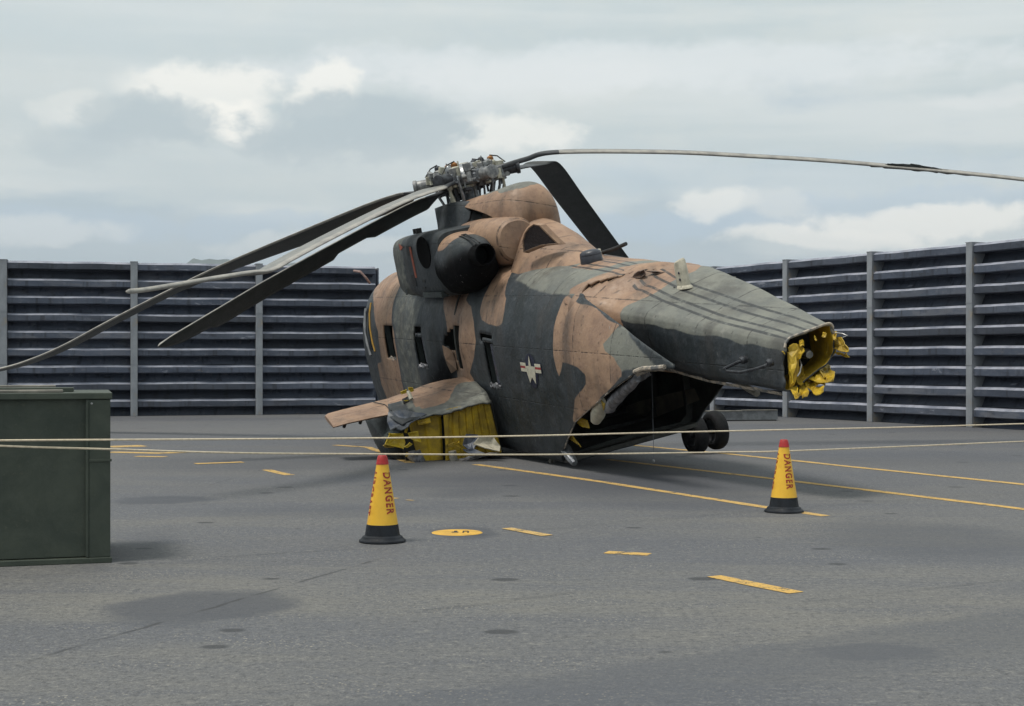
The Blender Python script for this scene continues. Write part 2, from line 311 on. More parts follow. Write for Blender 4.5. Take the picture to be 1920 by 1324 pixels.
    for p, q, w, op in [((0, 1255), (740, 1040), 0.012, 0.75), ((380, 1046), (700, 1028), 0.01, 0.5), ((300, 935), (560, 862), 0.01, 0.4), ((1500, 1130), (1920, 1085), 0.02, 0.3), ((760, 1150), (1100, 1108), 0.03, 0.25)]:
        a, b = ground_pt(*p), ground_pt(*q); d = t.math('ABSOLUTE', t.math('ADD', line_d(p, q), t.math('MULTIPLY', jit, 0.25)))
        f = t.math('MULTIPLY', t.ramp(d, w * 2.2, w * 0.6), t.ramp(n2, 0.40, 0.56, 0, op))
        m = t.math('MULTIPLY', t.ramp(x, min(a.x, b.x), min(a.x, b.x) + 0.2), t.ramp(x, max(a.x, b.x), max(a.x, b.x) - 0.2))
        c = t.mix(t.math('MULTIPLY', f, m), c, (0.035, 0.035, 0.038))
    t.bump(t.math('ADD', t.math('MULTIPLY', n3, 0.7), t.math('MULTIPLY', n5, 0.9)), 0.55, 0.010)
    return t.done(c, t.ramp(big, 0.4, 0.65, 0.78, 0.62), 0.0, 0.35)
M_['asphalt'] = ground_material()

def paint_line_material():
    t = NT('worn_yellow_paint'); n = t.noise(7, 8, 0.7); n2 = t.noise(70, 4, 0.65); r = t.rnd()
    c = t.mix(t.ramp(n2, 0.40, 0.62, 0, 0.75), (0.62, 0.37, 0.08), (0.42, 0.28, 0.10)); c = t.mix(t.ramp(n, 0.50, 0.66, 0, 0.85), c, (0.17, 0.155, 0.125)); c = t.mix(t.math('MULTIPLY', r, 0.35), c, (0.42, 0.33, 0.20))
    m = t.done(c, 0.75, 0, 0.3); tr = t.n('ShaderNodeBsdfTransparent'); mx = t.n('ShaderNodeMixShader')      # paint worn through to the asphalt
    hole = t.math('MAXIMUM', t.ramp(n2, 0.61, 0.66), t.math('MULTIPLY', t.ramp(n, 0.54, 0.64), t.ramp(n2, 0.42, 0.50)))
    t.put(mx.inputs[0], hole); t.put(mx.inputs[1], t.b.outputs[0]); t.put(mx.inputs[2], tr.outputs[0]); t.put(t.t.nodes['Material Output'].inputs[0], mx.outputs[0])
    return m
M_['line'] = paint_line_material()

def wall_material():
    t = NT('weathered_blue_steel'); r = t.rnd(); ov = t.n('ShaderNodeCombineXYZ'); t.put(ov.inputs[0], t.math('MULTIPLY', r, 53.0)); t.put(ov.inputs[1], t.math('MULTIPLY', r, 17.0))
    ad = t.n('ShaderNodeVectorMath', operation='ADD'); t.put(ad.inputs[0], t.obj); t.put(ad.inputs[1], ov.outputs[0]); v = ad.outputs[0]
    n1 = t.noise(1.3, 8, 0.65, 0.2, t.scaled((0.7, 1, 2.2), v)); n2 = t.noise(7, 7, 0.68, 0, v); n3 = t.noise(2.4, 6, 0.7, 0.4, t.scaled((0.35, 1, 1.4), v)); st = t.noise(6, 5, 0.6, 0.0, t.scaled((1.0, 1, 0.06), v))
    c = t.mix(t.ramp(n1, 0.35, 0.65), (0.082, 0.096, 0.130), (0.046, 0.054, 0.076)); c = t.mix(t.ramp(r, 0.0, 1.0, 0, 0.5), c, (0.066, 0.083, 0.125))
    c = t.mix(t.ramp(n2, 0.52, 0.72, 0, 0.6), c, (0.155, 0.162, 0.195))
    c = t.mix(t.ramp(st, 0.52, 0.66, 0, 0.65), c, (0.022, 0.023, 0.030)); c = t.mix(t.ramp(n1, 0.60, 0.68, 0, 0.7), c, (0.02, 0.021, 0.028))
    c = t.mix(t.ramp(n3, 0.64, 0.71, 0, 0.75), c, (0.27, 0.28, 0.33)); c = t.mix(t.ramp(n3, 0.33, 0.28, 0, 0.75), c, (0.22, 0.165, 0.11))
    r2 = t.math('FRACT', t.math('MULTIPLY', r, 7.31)); c = t.mix(t.ramp(r2, 0.6, 0.95, 0, 0.6), c, (0.024, 0.027, 0.036)); c = t.mix(t.math('MULTIPLY', t.ramp(r2, 0.3, 0.05), t.ramp(n1, 0.45, 0.58, 0, 0.6)), c, (0.15, 0.155, 0.18))
    t.bump(t.math('ADD', n1, t.math('MULTIPLY', n2, 0.4)), 0.4, 0.03)
    return t.done(c, t.ramp(n2, 0.3, 0.7, 0.42, 0.62), 0.15, 0.5)
M_['wall'] = wall_material()
def post_material():
    t = NT('galvanised_post'); n1 = t.noise(2.2, 8, 0.66, 0.2, t.scaled((1, 1, 0.6))); n2 = t.noise(11, 6, 0.7)
    c = t.mix(t.ramp(n1, 0.35, 0.65), (0.30, 0.315, 0.34), (0.215, 0.228, 0.25)); c = t.mix(t.ramp(n1, 0.55, 0.70, 0, 0.8), c, (0.36, 0.29, 0.20)); c = t.mix(t.ramp(n2, 0.62, 0.76, 0, 0.5), c, (0.10, 0.10, 0.11))
    t.bump(n2, 0.2, 0.01); return t.done(c, 0.55, 0.15)
M_['post'] = post_material()
def crate_material():
    t = NT('olive_drab_crate_paint'); n1 = t.noise(2.6, 8, 0.68, 0.4); n2 = t.noise(18, 6, 0.7); sc_ = t.noise(16, 4, 0.7, 1.0, t.scaled((1, 1, 0.35)))
    c = t.mix(t.ramp(n1, 0.32, 0.68), (0.036, 0.047, 0.037), (0.058, 0.070, 0.054)); c = t.mix(t.ramp(n2, 0.54, 0.76, 0, 0.6), c, (0.085, 0.092, 0.072))
    c = t.mix(t.ramp(sc_, 0.70, 0.755, 0, 0.6), c, (0.17, 0.165, 0.14)); t.bump(t.math('ADD', n1, t.math('MULTIPLY', n2, 0.5)), 0.3, 0.008)
    return t.done(c, t.ramp(n2, 0.3, 0.7, 0.5, 0.75), 0, 0.4)
M_['crate'] = crate_material()
def blade_materials():
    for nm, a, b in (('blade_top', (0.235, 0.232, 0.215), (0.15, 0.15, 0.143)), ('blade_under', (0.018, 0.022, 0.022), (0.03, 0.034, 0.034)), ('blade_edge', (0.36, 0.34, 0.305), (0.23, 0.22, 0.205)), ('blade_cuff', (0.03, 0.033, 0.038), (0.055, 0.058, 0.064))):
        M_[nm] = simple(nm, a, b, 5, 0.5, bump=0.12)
blade_materials()
# ------------------------------------------------------------------ ground, markings, hills
def build_ground():
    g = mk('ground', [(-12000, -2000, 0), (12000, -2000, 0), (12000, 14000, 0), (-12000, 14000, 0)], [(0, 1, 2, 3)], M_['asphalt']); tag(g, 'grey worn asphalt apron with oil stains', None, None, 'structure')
    def strip(pts, w, zoff, name='painted_line'):
        ps = [ground_pt(*p) for p in pts]; L = []; R = []
        fine = []
        for a, b in zip(ps, ps[1:]):
            k = max(2, int((b - a).length / 0.35)); fine += [a.lerp(b, i / k) for i in range(k)]
        fine.append(ps[-1])
        for i, p in enumerate(fine):
            d = (fine[min(i + 1, len(fine) - 1)] - fine[max(i - 1, 0)]).normalized(); n = Vector((-d.y, d.x, 0))
            ww = w * (1 + 0.22 * mnoise.noise(p * 1.7)); o = n * (0.03 * mnoise.noise(p * 0.9 + Vector((5, 0, 0))))
            L.append(p + n * ww / 2 + o + Vector((0, 0, zoff))); R.append(p - n * ww / 2 + o + Vector((0, 0, zoff)))
        k = len(fine); mk(name, L + R, [(i, i + 1, k + i + 1, k + i) for i in range(k - 1)], M_['line'], g)
    for i, (pts, w) in enumerate([(((893, 871), (1150, 907), (1400, 946), (1546, 968)), 0.14), (((1140, 862), (1500, 904), (1960, 960)), 0.15), (((1150, 832), (1360, 851), (1960, 913)), 0.16),
                                  (((628, 835), (690, 839), (770, 868)), 0.16), (((205, 838), (270, 836)), 0.5), (((205, 848), (300, 850), (352, 848)), 0.34), (((255, 856), (310, 857)), 0.2), (((366, 870), (456, 867)), 0.22),
                                  (((500, 881), (543, 891)), 0.15), (((734, 934), (746, 935)), 0.09), (((762, 938), (775, 939)), 0.05), (((951, 991), (1026, 1005)), 0.13), (((1136, 1036), (1218, 1040)), 0.14), (((1336, 1081), (1494, 1112)), 0.135)]):
        strip(pts, w, 0.003 + 0.0008 * (i % 4))
    c = ground_pt(857, 999); n = 40
    d = mk('painted_disc', [c + Vector((0.225 * math.cos(2 * math.pi * k / n), 0.225 * math.sin(2 * math.pi * k / n), 0.006)) for k in range(n)] + [c + Vector((0.235 * math.cos(2 * math.pi * k / n), 0.235 * math.sin(2 * math.pi * k / n), 0.001)) for k in range(n)],
           [tuple(range(n))] + [(k, (k + 1) % n, n + (k + 1) % n, n + k) for k in range(n)], M_['disc'], g)
    bm = bmesh.new()
    for (x0, x1, y0, y1) in ((-0.05, 0.012, -0.02, 0.012), (-0.03, 0.0, 0.012, 0.05), (0.05, 0.065, -0.03, 0.05), (0.065, 0.10, 0.03, 0.05), (0.095, 0.11, -0.03, 0.03), (0.065, 0.10, 0.0, 0.012)):
        vs = [bm.verts.new(c + Vector((x, y * 2.0, 0.0075))) for x, y in ((x0, y0), (x1, y0), (x1, y1), (x0, y1))]; bm.faces.new(vs)
    bmobj('disc_marking', bm, M_['black'], d)
    # pieces of grit on the apron
    hv = []
    n = 60
    for i in range(n + 1):
        a = i / n; x = -3500 + 3000 * a
        h = 520 + 140 * max(0, 1 - abs(a - 0.52) * 7) + 120 * max(0, 1 - abs(a - 0.72) * 8) + 60 * mnoise.noise(Vector((a * 9, 0, 3))) + 22 * mnoise.noise(Vector((a * 40, 0, 3))) - 260 * abs(a - 0.58)
        hv.append((x, h))
    vs = []; fs = []
    for j, (dy, k) in enumerate(((-1600, 0.0), (-700, 0.55), (0, 1.0), (1500, 0.3))):
        for x, h in hv: vs.append((x, 9000 + dy + 90 * mnoise.noise(Vector((x * 0.004, j * 3.1, 1))), max(-2, h * k - 6)))
    m = n + 1
    for j in range(3): fs += [(j * m + i, j * m + i + 1, (j + 1) * m + i + 1, (j + 1) * m + i) for i in range(n)]
    tag(mk('hills', vs, fs, M_['hill'], None, True), 'far wooded hills beyond the steel wall', None, None, 'structure')
    return g
M_['disc'] = simple('disc_yellow', (0.66, 0.38, 0.05), (0.5, 0.29, 0.05), 6, 0.7)
GROUND = build_ground()
def build_haze():
    bm = bmesh.new(); box_bm(bm, (-12500, -2500, -1.0), (12500, 14500, 780.0)); m = bpy.data.materials.new('thin_haze'); m.use_nodes = True; n = m.node_tree.nodes; n.remove(n['Principled BSDF'])
    v = n.new('ShaderNodeVolumePrincipled'); v.inputs['Color'].default_value = (0.80, 0.88, 1.0, 1); v.inputs['Density'].default_value = 7e-5; v.inputs['Anisotropy'].default_value = 0.2; m.node_tree.links.new(v.outputs[0], n['Material Output'].inputs['Volume'])
    o = bmobj('haze', bm, m); tag(o, 'thin bluish haze lying over the apron and the hills', None, None, 'stuff')
build_haze()

# ------------------------------------------------------------------ steel revetment walls
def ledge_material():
    t = NT('ledge_highlight'); n = t.noise(2.2, 7, 0.65, 0.2, t.scaled((0.6, 1, 1))); n2 = t.noise(14, 5, 0.65)
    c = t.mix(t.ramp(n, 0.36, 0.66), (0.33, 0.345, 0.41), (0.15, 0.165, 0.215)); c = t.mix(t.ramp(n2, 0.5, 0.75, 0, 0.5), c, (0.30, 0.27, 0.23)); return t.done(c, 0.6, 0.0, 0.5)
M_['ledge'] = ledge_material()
HW, ROWS = 4.3, 9
PITCH = HW / ROWS
def panel_mesh(length, var):
    prof = [(0.09, 0.0), (0.14, -0.004), (0.29, -0.012), (0.355, -0.066), (0.365, -0.215), (0.345, -0.232), (0.0, -0.238), (-0.01, -0.262), (0.10, -PITCH + 0.004), (-0.05, -PITCH + 0.004), (-0.06, 0.0)]
    n = 8; rings = []
    for i in range(n + 1):
        x = length * i / n; ring = []
        for (o, z) in prof:
            q = Vector((x * 0.9 + var * 31.7, z * 3.0, var * 7.1)); e = min(1, 4 * min(i, n - i) / n)
            dent = 0.030 * mnoise.noise(q) * e * (1 if o > 0.05 else 0.3); sag = (0.018 * mnoise.noise(Vector((x * 1.3 + var * 9.0, 2.2, 0.4)))) * e
            ring.append(Vector((x, -(o + dent), z + sag * (1 if o > 0.05 else 0.2))))
        rings.append(ring)
    v, f = loft(rings); me = bpy.data.meshes.new('panel'); me.from_pydata([tuple(p) for p in v], [], f)
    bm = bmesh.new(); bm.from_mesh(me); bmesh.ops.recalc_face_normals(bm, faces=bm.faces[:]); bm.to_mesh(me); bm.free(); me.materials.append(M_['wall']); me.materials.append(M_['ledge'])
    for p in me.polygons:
        if p.normal.z > 0.6: p.material_index = 1  # upward facets get a paler colour: highlight painted on the rib tops
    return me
def wall(A, B, bays, label, end_post=(True, True)):
    A = Vector((*A, 0)); B = Vector((*B, 0)); d = (B - A); nb = Vector((-d.y, d.x, 0)).normalized() * 0.37; A += nb; B += nb; ang = math.atan2(d.y, d.x); L = d.length; bay = L / bays
    root = empty('revetment_wall', A, ang); tag(root, label, 'wall')
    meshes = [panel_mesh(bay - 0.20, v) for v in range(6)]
    bm = bmesh.new(); box_bm(bm, (-0.095, -0.41, 0.0), (0.095, -0.33, HW + 0.012), 0.008, 1); box_bm(bm, (-0.095, -0.33, 0.0), (-0.075, 0.03, HW + 0.005)); box_bm(bm, (0.075, -0.33, 0.0), (0.095, 0.03, HW + 0.005)); box_bm(bm, (-0.105, -0.415, HW + 0.006), (0.105, 0.03, HW + 0.022)); box_bm(bm, (-0.1, -0.418, 1.45), (0.1, -0.409, 1.465)); box_bm(bm, (-0.1, -0.418, 2.9), (0.1, -0.409, 2.915))
    pm = bpy.data.meshes.new('post'); bm.to_mesh(pm); bm.free(); pm.materials.append(M_['post'])
    for b in range(bays + 1):
        if (b == 0 and not end_post[0]) or (b == bays and not end_post[1]): continue
        o = link('post', pm, None, root); o.location = (b * bay, 0, 0)
    for b in range(bays):
        for r in range(ROWS):
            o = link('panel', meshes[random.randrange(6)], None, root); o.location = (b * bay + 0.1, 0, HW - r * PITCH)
    bm = bmesh.new(); box_bm(bm, (0.0, 0.062, 0), (L, 0.10, HW - 0.12)); box_bm(bm, (0.0, 2.3, 0), (L, 2.42, HW - 0.05)); box_bm(bm, (-0.02, 0.0, 0), (-0.1 if end_post[0] else -0.05, 2.42, HW - 0.03)); box_bm(bm, (L + 0.02, 0.0, 0), (L + 0.06, 2.42, HW - 0.03))
    bmobj('backing_sheet', bm, M_['wall'], root)
    nx, ny = int(L / 0.3), 8; vs = []; fs = []
    for i in range(nx + 1):
        for j in range(ny + 1):
            x, y = L * i / nx, 0.11 + 2.18 * j / ny; vs.append((x, y, HW - 0.10 + 0.10 * math.sin(math.pi * j / ny) + 0.09 * mnoise.noise(Vector((x * 1.1 + ang * 20, y * 1.6, 0.5)))))
    fs = [(i * (ny + 1) + j, (i + 1) * (ny + 1) + j, (i + 1) * (ny + 1) + j + 1, i * (ny + 1) + j + 1) for i in range(nx) for j in range(ny)]
    mk('earth_fill', vs, fs, M_['earth'], root, True)
    return root
LD = Vector((-3.88 + 13.89, 42.78 - 40.05)) / 3
wall((-13.89 - LD.x, 40.05 - LD.y), (-3.88, 42.78), 4, 'long blue grey corrugated steel revetment wall behind the crate and drooping blades, on the left', (True, False))
RD = Vector((10.68 - 7.5, 34.2 - 40.2)) / 2
wall((7.5 - 2 * RD.x, 40.2 - 2 * RD.y), (10.68 + RD.x, 34.2 + RD.y), 5, 'blue grey corrugated steel revetment wall behind the severed tail boom, on the right', (True, True))

# ------------------------------------------------------------------ crate with planks on it
def crate():
    p = ground_pt(208, 1055); q = ground_pt(0, 1063); ang = math.atan2(p.y - q.y, p.x - q.x); Wd, Dp, Ht = 1.9, 1.15, 1.335
    root = empty('equipment_crate', p, ang); tag(root, 'dark olive painted crate standing at the left edge of the picture', 'crate')
    m = M_['crate']
    box('body', (-Wd + 0.03, 0.035, 0.05), (-0.03, Dp - 0.03, Ht - 0.05), m, root, 0.004)
    for x0, x1 in ((-0.172, 0.0), (-Wd, -Wd + 0.17)):
        for y0, y1 in ((0.0, 0.034), (Dp - 0.03, Dp)): box('corner_board', (x0 + 0.004, y0, 0.045), (x1 - 0.004, y1, Ht - 0.055), m, root, 0.005)
    box('side_board', (-0.029, 0.036, 0.045), (-0.004, Dp - 0.032, Ht - 0.055), m, root, 0.004)
    box('bottom_rail', (-Wd - 0.01, -0.012, 0.0), (0.008, 0.06, 0.044), m, root, 0.006); box('bottom_rail', (-Wd - 0.01, Dp - 0.05, 0.0), (0.008, Dp + 0.01, 0.044), m, root, 0.006)
    box('skid', (-0.5, 0.062, 0.0), (-0.3, Dp - 0.052, 0.044), m, root); box('skid', (-Wd + 0.3, 0.062, 0.0), (-Wd + 0.5, Dp - 0.052, 0.044), m, root)
    box('lid', (-Wd - 0.012, -0.015, Ht - 0.05), (0.01, Dp + 0.012, Ht), m, root, 0.006)
    box('corner_strap', (-0.165, -0.008, 0.795), (0.006, -0.001, 0.815), m, root, 0.002)
    box('strap_batten', (-0.19, -0.0065, 0.05), (-0.168, 0.03, Ht - 0.055), m, root, 0.003)
    lathe('bolt', [(0.009, 0), (0.009, 0.006), (0.004, 0.009)], M_['bare'], root, 10, Matrix.Translation((-0.145, -0.001, Ht - 0.085)) @ Matrix.Rotation(math.radians(90), 4, 'X'))
    for i, (x0, x1, y, z, h, w, rz, lab) in enumerate([(-1.75, -0.36, 0.16, Ht, 0.022, 0.14, 0.01, 'long grey plank lying nearest the front edge of the crate lid'), (-1.8, -0.28, 0.42, Ht, 0.035, 0.16, -0.02, 'dull olive grey plank in the middle of the crate lid'), (-1.7, -0.42, 0.66, Ht, 0.05, 0.12, 0.015, 'pale plank at the back of the crate lid')]):
        bm = bmesh.new(); Lh = (x1 - x0) / 2; box_bm(bm, (-Lh, -w / 2, 0), (Lh, w / 2, h), 0.004, 1)
        o = bmobj('plank', bm, M_['plank'] if i != 1 else M_['crate']); tag(o, lab, 'plank', 'planks on the crate'); o.location = root.matrix_basis @ Vector(((x0 + x1) / 2, y, z)); o.rotation_euler = (0, 0, ang + rz)
crate()

# ------------------------------------------------------------------ cones
def cone(px, py, turn, scale, label):
    p = ground_pt(px, py); root = empty('traffic_cone', p, math.atan2(-p.x, p.y) * -1 * -1 + turn); tag(root, label, 'cone', 'danger cones'); root.scale = (scale,) * 3
    R = lambda z: 0.152 - (0.152 - 0.040) * (z - 0.055) / (0.757 - 0.055)
    lathe('base', [(0.195, 0.0), (0.206, 0.008), (0.203, 0.02), (0.188, 0.03), (0.182, 0.034), (0.174, 0.05), (0.160, 0.056), (R(0.06) + 0.002, 0.062), (R(0.155) + 0.002, 0.155), (R(0.155) - 0.002, 0.158)], M_['cone_b'], root, 36)
    body = lathe('body', [(R(0.15), 0.150), (R(0.30), 0.30), (R(0.5), 0.5), (R(0.684), 0.684), (R(0.684) - 0.01, 0.685)], M_['cone_y'], root, 36)
    lathe('tip', [(R(0.678) + 0.003, 0.678), (R(0.72) + 0.002, 0.72), (R(0.75), 0.748), (R(0.757) - 0.006, 0.757), (0.012, 0.757), (0.012, 0.73)], M_['cone_r'], root, 32)
    for s, a0, z0, length in (('DANGER', math.radians(38), 0.610, 0.36), ('AIRCRAFT', math.radians(-80), 0.632, 0.395)):
        cu = bpy.data.curves.new('t', 'FONT'); cu.body = s; cu.size = 0.1; cu.offset = 0.0028; cu.space_character = 1.25; cu.resolution_u = 3
        to = bpy.data.objects.new('t', cu); C.objects.link(to); dg = bpy.context.evaluated_depsgraph_get(); dg.update(); me = bpy.data.meshes.new_from_object(to.evaluated_get(dg)); bpy.data.objects.remove(to)
        bm = bmesh.new(); bm.from_mesh(me); bmesh.ops.triangulate(bm, faces=bm.faces[:]); bmesh.ops.subdivide_edges(bm, edges=[e for e in bm.edges if e.calc_length() > 0.02], cuts=2, use_grid_fill=False)
        xs = [v.co.x for v in bm.verts]; x0, x1 = min(xs), max(xs)
        for v in bm.verts:
            u = (v.co.x - x0) / (x1 - x0) * length; h = (v.co.y - 0.035) * 1.08; z = z0 - u; a = a0 + h / (R(z) + 0.001); r = R(z) + 0.0022
            v.co = Vector((r * math.sin(a), -r * math.cos(a), z))
        me.materials.clear(); bmobj('lettering', bm, M_['stencil'], body)
cone(717, 1016, 0.0, 1.0, 'yellow danger cone with red tip in front of the torn sponson, nearer the camera')
cone(1470, 960, math.radians(-6), 1.0, 'yellow danger cone with red tip standing on the yellow line below the severed tail')

# ------------------------------------------------------------------ ropes and their stakes
def rope(pts, label):
    P = [at(*p) for p in pts]; fine = []
    for i in range(len(P) - 1):
        p0 = P[max(i - 1, 0)]; p1 = P[i]; p2 = P[i + 1]; p3 = P[min(i + 2, len(P) - 1)]
        for k in range(10):
            t = k / 10; fine.append(0.5 * ((2 * p1) + (p2 - p0) * t + (2 * p0 - 5 * p1 + 4 * p2 - p3) * t * t + (3 * p1 - p0 - 3 * p2 + p3) * t ** 3))
    fine.append(P[-1]); tag(tube('rope', fine, 0.0075, M_['rope'], None, 6), label, 'rope', 'barrier ropes'); return P
ra = rope([(-330, 830, 10.06), (0, 826, 10.72), (350, 824, 11.6), (712, 821.5, 12.75), (1000, 817, 13.75), (1220, 811.5, 14.6), (1470, 806, 15.62), (1700, 801, 16.6), (1925, 794.5, 17.6), (2120, 790, 18.5)], 'upper pale rope strung across in front of the wreck')
rb = rope([(-330, 820, 10.06), (0, 836, 10.72), (208, 842.5, 11.23), (450, 849.5, 11.9), (712, 851.5, 12.72), (1000, 852.5, 13.75), (1220, 850, 14.6), (1380, 847.5, 15.3), (1470, 846, 15.65), (1700, 837, 16.6), (1925, 827.5, 17.6), (2120, 822, 18.5)], 'lower pale rope sagging over the cones')

# ------------------------------------------------------------------ steel channel lying behind the wheels
def channel():
    p = ground_pt(1330, 790); q = ground_pt(1458, 789); root = empty('steel_channel', p, math.atan2(q.y - p.y, q.x - p.x)); tag(root, 'grey steel trough lying on the apron behind the wheels', 'scrap metal'); L = (q - p).length; z = 0.27
    for x0, x1, dz in ((-0.25, L * 0.47, -0.015), (L * 0.475, L, 0.0)):
        bm = bmesh.new(); box_bm(bm, (x0, 0.0, 0.03), (x1, 0.02, z + dz)); box_bm(bm, (x0, 0.42, 0.03), (x1, 0.44, z + dz)); box_bm(bm, (x0, 0.021, 0.03), (x1, 0.419, 0.05)); box_bm(bm, (x1 - 0.02, 0.0205, 0.051), (x1, 0.4195, z + dz - 0.02)); bmobj('trough', bm, M_['scrap'], root)
        box('flange', (x0 + 0.01, -0.05, z + dz + 0.001), (x1 - 0.01, 0.1, z + dz + 0.018), M_['plank'], root)
    box('bearer', (0.0, 0.0, 0), (L - 0.03, 0.44, 0.028), M_['black'], root)
channel()
# ------------------------------------------------------------------ the wrecked helicopter
# its own axes: x forward, y to port, z up; origin under the rotor hub at the level of the wheels
PSI, PHI, PIT = math.radians(22), math.radians(13), math.radians(2)
def heli_frame():
    u = Vector((-math.sin(PSI), math.cos(PSI), 0)); l = Vector((-math.cos(PSI), -math.sin(PSI), 0)); z = Vector((0, 0, 1))
    u2 = u * math.cos(PIT) + z * math.sin(PIT); z2 = z * math.cos(PIT) - u * math.sin(PIT)
    l3 = l * math.cos(PHI) - z2 * math.sin(PHI); z3 = z2 * math.cos(PHI) + l * math.sin(PHI)
    R = Matrix((u2, l3, z3)).transposed(); hub = at(875, 332, 25.9); O = hub - R @ Vector((0, 0, 4.95))
    return Matrix.Translation(O) @ R.to_4x4()
HM = heli_frame(); HI = HM.inverted()
HELI = bpy.data.objects.new('wrecked_helicopter', None); C.objects.link(HELI); HELI.matrix_world = HM; HELI.empty_display_size = 0.5
tag(HELI, 'wrecked camouflage military helicopter with severed tail boom, leaning on its torn sponson', 'helicopter')
def wl(p): return HI @ Vector(p)
def W2(px, py, Y): return wl(at(px, py, Y))
def L_(px, py, x=None, y=None, z=None):         # sight line meets a plane of the aircraft's own axes
    o = HI @ Vector((0, 0, EYE)); d = (HI @ at(px, py, 10.0)) - o
    i, v = (0, x) if x is not None else ((1, y) if y is not None else (2, z))
    t = (v - o[i]) / d[i]; return o + d * t
SW, ZB, ZT = 1.30, 0.45, 3.50
def base_half():                                 # half section from keel to crown, port side
    pts = [(0.0, ZB)]; r = 0.24
    n = 12
    for i in range(1, n + 1): pts.append(((SW - 0.10 - r) * i / n, ZB))
    for i in range(1, 7):
        a = -math.pi / 2 + math.pi / 2 * i / 6; pts.append((SW - 0.10 - r + r * math.cos(a), ZB + r + r * math.sin(a)))
    z0, z1 = ZB + r, 2.05
    for i in range(1, 31):
        f = i / 30; pts.append((SW - 0.10 + 0.10 * math.sin(f * math.pi / 2), z0 + (z1 - z0) * f))
    ay, az = 0.98, ZT - 0.05 - z1
    for i in range(1, 37):
        a = math.pi / 2 * i / 36; pts.append((SW - ay + ay * math.cos(a) ** 0.92, z1 + az * math.sin(a) ** 0.92))
    y1, zz = pts[-1]
    for i in range(1, 9): pts.append((y1 * (1 - i / 8), zz + 0.05 * math.sin(math.pi / 2 * i / 8)))
    return pts
HALF = base_half()
def full_ring():
    ring = list(HALF) + [(-y, z) for y, z in reversed(HALF[:-1])]
    return ring[:-1]                             # keel not doubled
RING = full_ring()
GIRTH = [0.0]
for a_, b_ in zip(RING, RING[1:]): GIRTH.append(GIRTH[-1] + math.hypot(b_[0] - a_[0], b_[1] - a_[1]))
def section(x):                                  # scale of width, top, bottom along the fuselage
    w, t, b = 1.0, 0.0, 0.0
    if x > 3.0:
        f = min(1.0, (x - 3.0) / 3.4); w = math.sqrt(max(0.0, 1 - f ** 2.3)); t = -1.7 * f ** 2.6; b = 0.55 * f ** 2.4
    if x < -2.6: t -= 0.30 * (-2.6 - x) / 3.4
    if x < -5.2:
        f = (-5.2 - x) / 3.6; w = 1 - 0.06 * f; t -= 0.10 * f
    return max(w, 0.02), t, b
def fus_pt(x, k):
    y, z = RING[k]; w, t, b = section(x); s = (z - ZB) / (ZT - ZB)
    zz = (ZB + b) + s * (ZT + t - ZB - b)
    return (x, y * w, zz)
XS = [6.4, 6.38, 6.33, 6.25, 6.15, 6.0] + [5.9 - 0.1 * i for i in range(29)] + [3.0 - 0.06 * i for i in range(199)]
# paint scheme: outlines in (station, girth)
TAN, GREY, SOOT_SHADE, FADED = [], [], [], []
TAN += [
    [(4.2, 4.01), (3.9, 4.28), (3.7, 4.7), (2.34, 4.1), (2.22, 3.82), (2.22, 3.51), (2.22, 3.34), (2.04, 3.04), (2.04, 2.66), (2.1, 2.29), (2.22, 1.93), (2.88, 1.21), (3.9, 1.15), (3.6, 1.7), (3.7, 1.93), (3.6, 2.38), (3.2, 2.43), (3.1, 3.04), (3.5, 3.56)],
    [(-0.6, 3.72), (-0.9, 3.82), (-1.62, 3.92), (-1.98, 4.01), (-1.98, 3.82), (-1.8, 3.62), (-2.1, 3.51), (-2.28, 3.28), (-2.34, 2.98), (-2.1, 2.7), (-1.8, 2.43), (-1.92, 2.29), (-1.74, 1.88), (-0.48, 1.79), (-0.9, 2.47), (-0.78, 2.66), (-0.72, 2.85), (-0.9, 3.11), (-0.84, 3.28)],
    [(-1.74, 4.65), (-2.4, 4.24), (-2.52, 3.96), (-2.52, 3.67), (-2.52, 3.45), (-2.64, 3.34), (-2.94, 3.28), (-3.24, 3.28), (-3.48, 3.34), (-3.48, 3.51), (-3.42, 3.72), (-3.3, 3.82), (-3.18, 4.01), (-2.94, 4.24), (-2.64, 4.56), (-2.52, 4.94), (-2.46, 5.37), (-2.4, 5.37), (-1.74, 5.06), (-0.84, 5.06)],
    [(-5.4, 3.92), (-6.48, 3.82), (-7.2, 3.67), (-7.02, 3.45), (-6.9, 3.34), (-6.96, 3.23), (-7.2, 3.17), (-7.38, 3.04), (-7.44, 2.92), (-6.3, 2.25), (-5.7, 1.88), (-5.58, 1.97), (-5.7, 2.16), (-5.82, 2.34), (-6.06, 2.52), (-6.3, 2.7), (-6.36, 2.85), (-6.12, 2.92), (-5.64, 2.92), (-5.46, 2.7), (-5.4, 2.78), (-5.34, 2.98), (-5.34, 3.23), (-5.34, 3.4), (-5.4, 3.62)],
    [(-5.4, 4.06), (-5.64, 4.24), (-5.64, 4.51), (-5.64, 4.82), (-5.76, 5.32), (-6.36, 5.59), (-6.72, 5.59), (-6.78, 4.94), (-6.18, 4.65), (-6.06, 4.06), (-5.52, 3.96)],
    [(-4.5, 4.56), (-4.5, 4.7), (-3.9, 5.5), (-4.32, 5.5), (-5.4, 5.59), (-5.28, 5.32), (-5.4, 4.82), (-5.1, 4.61)],
]
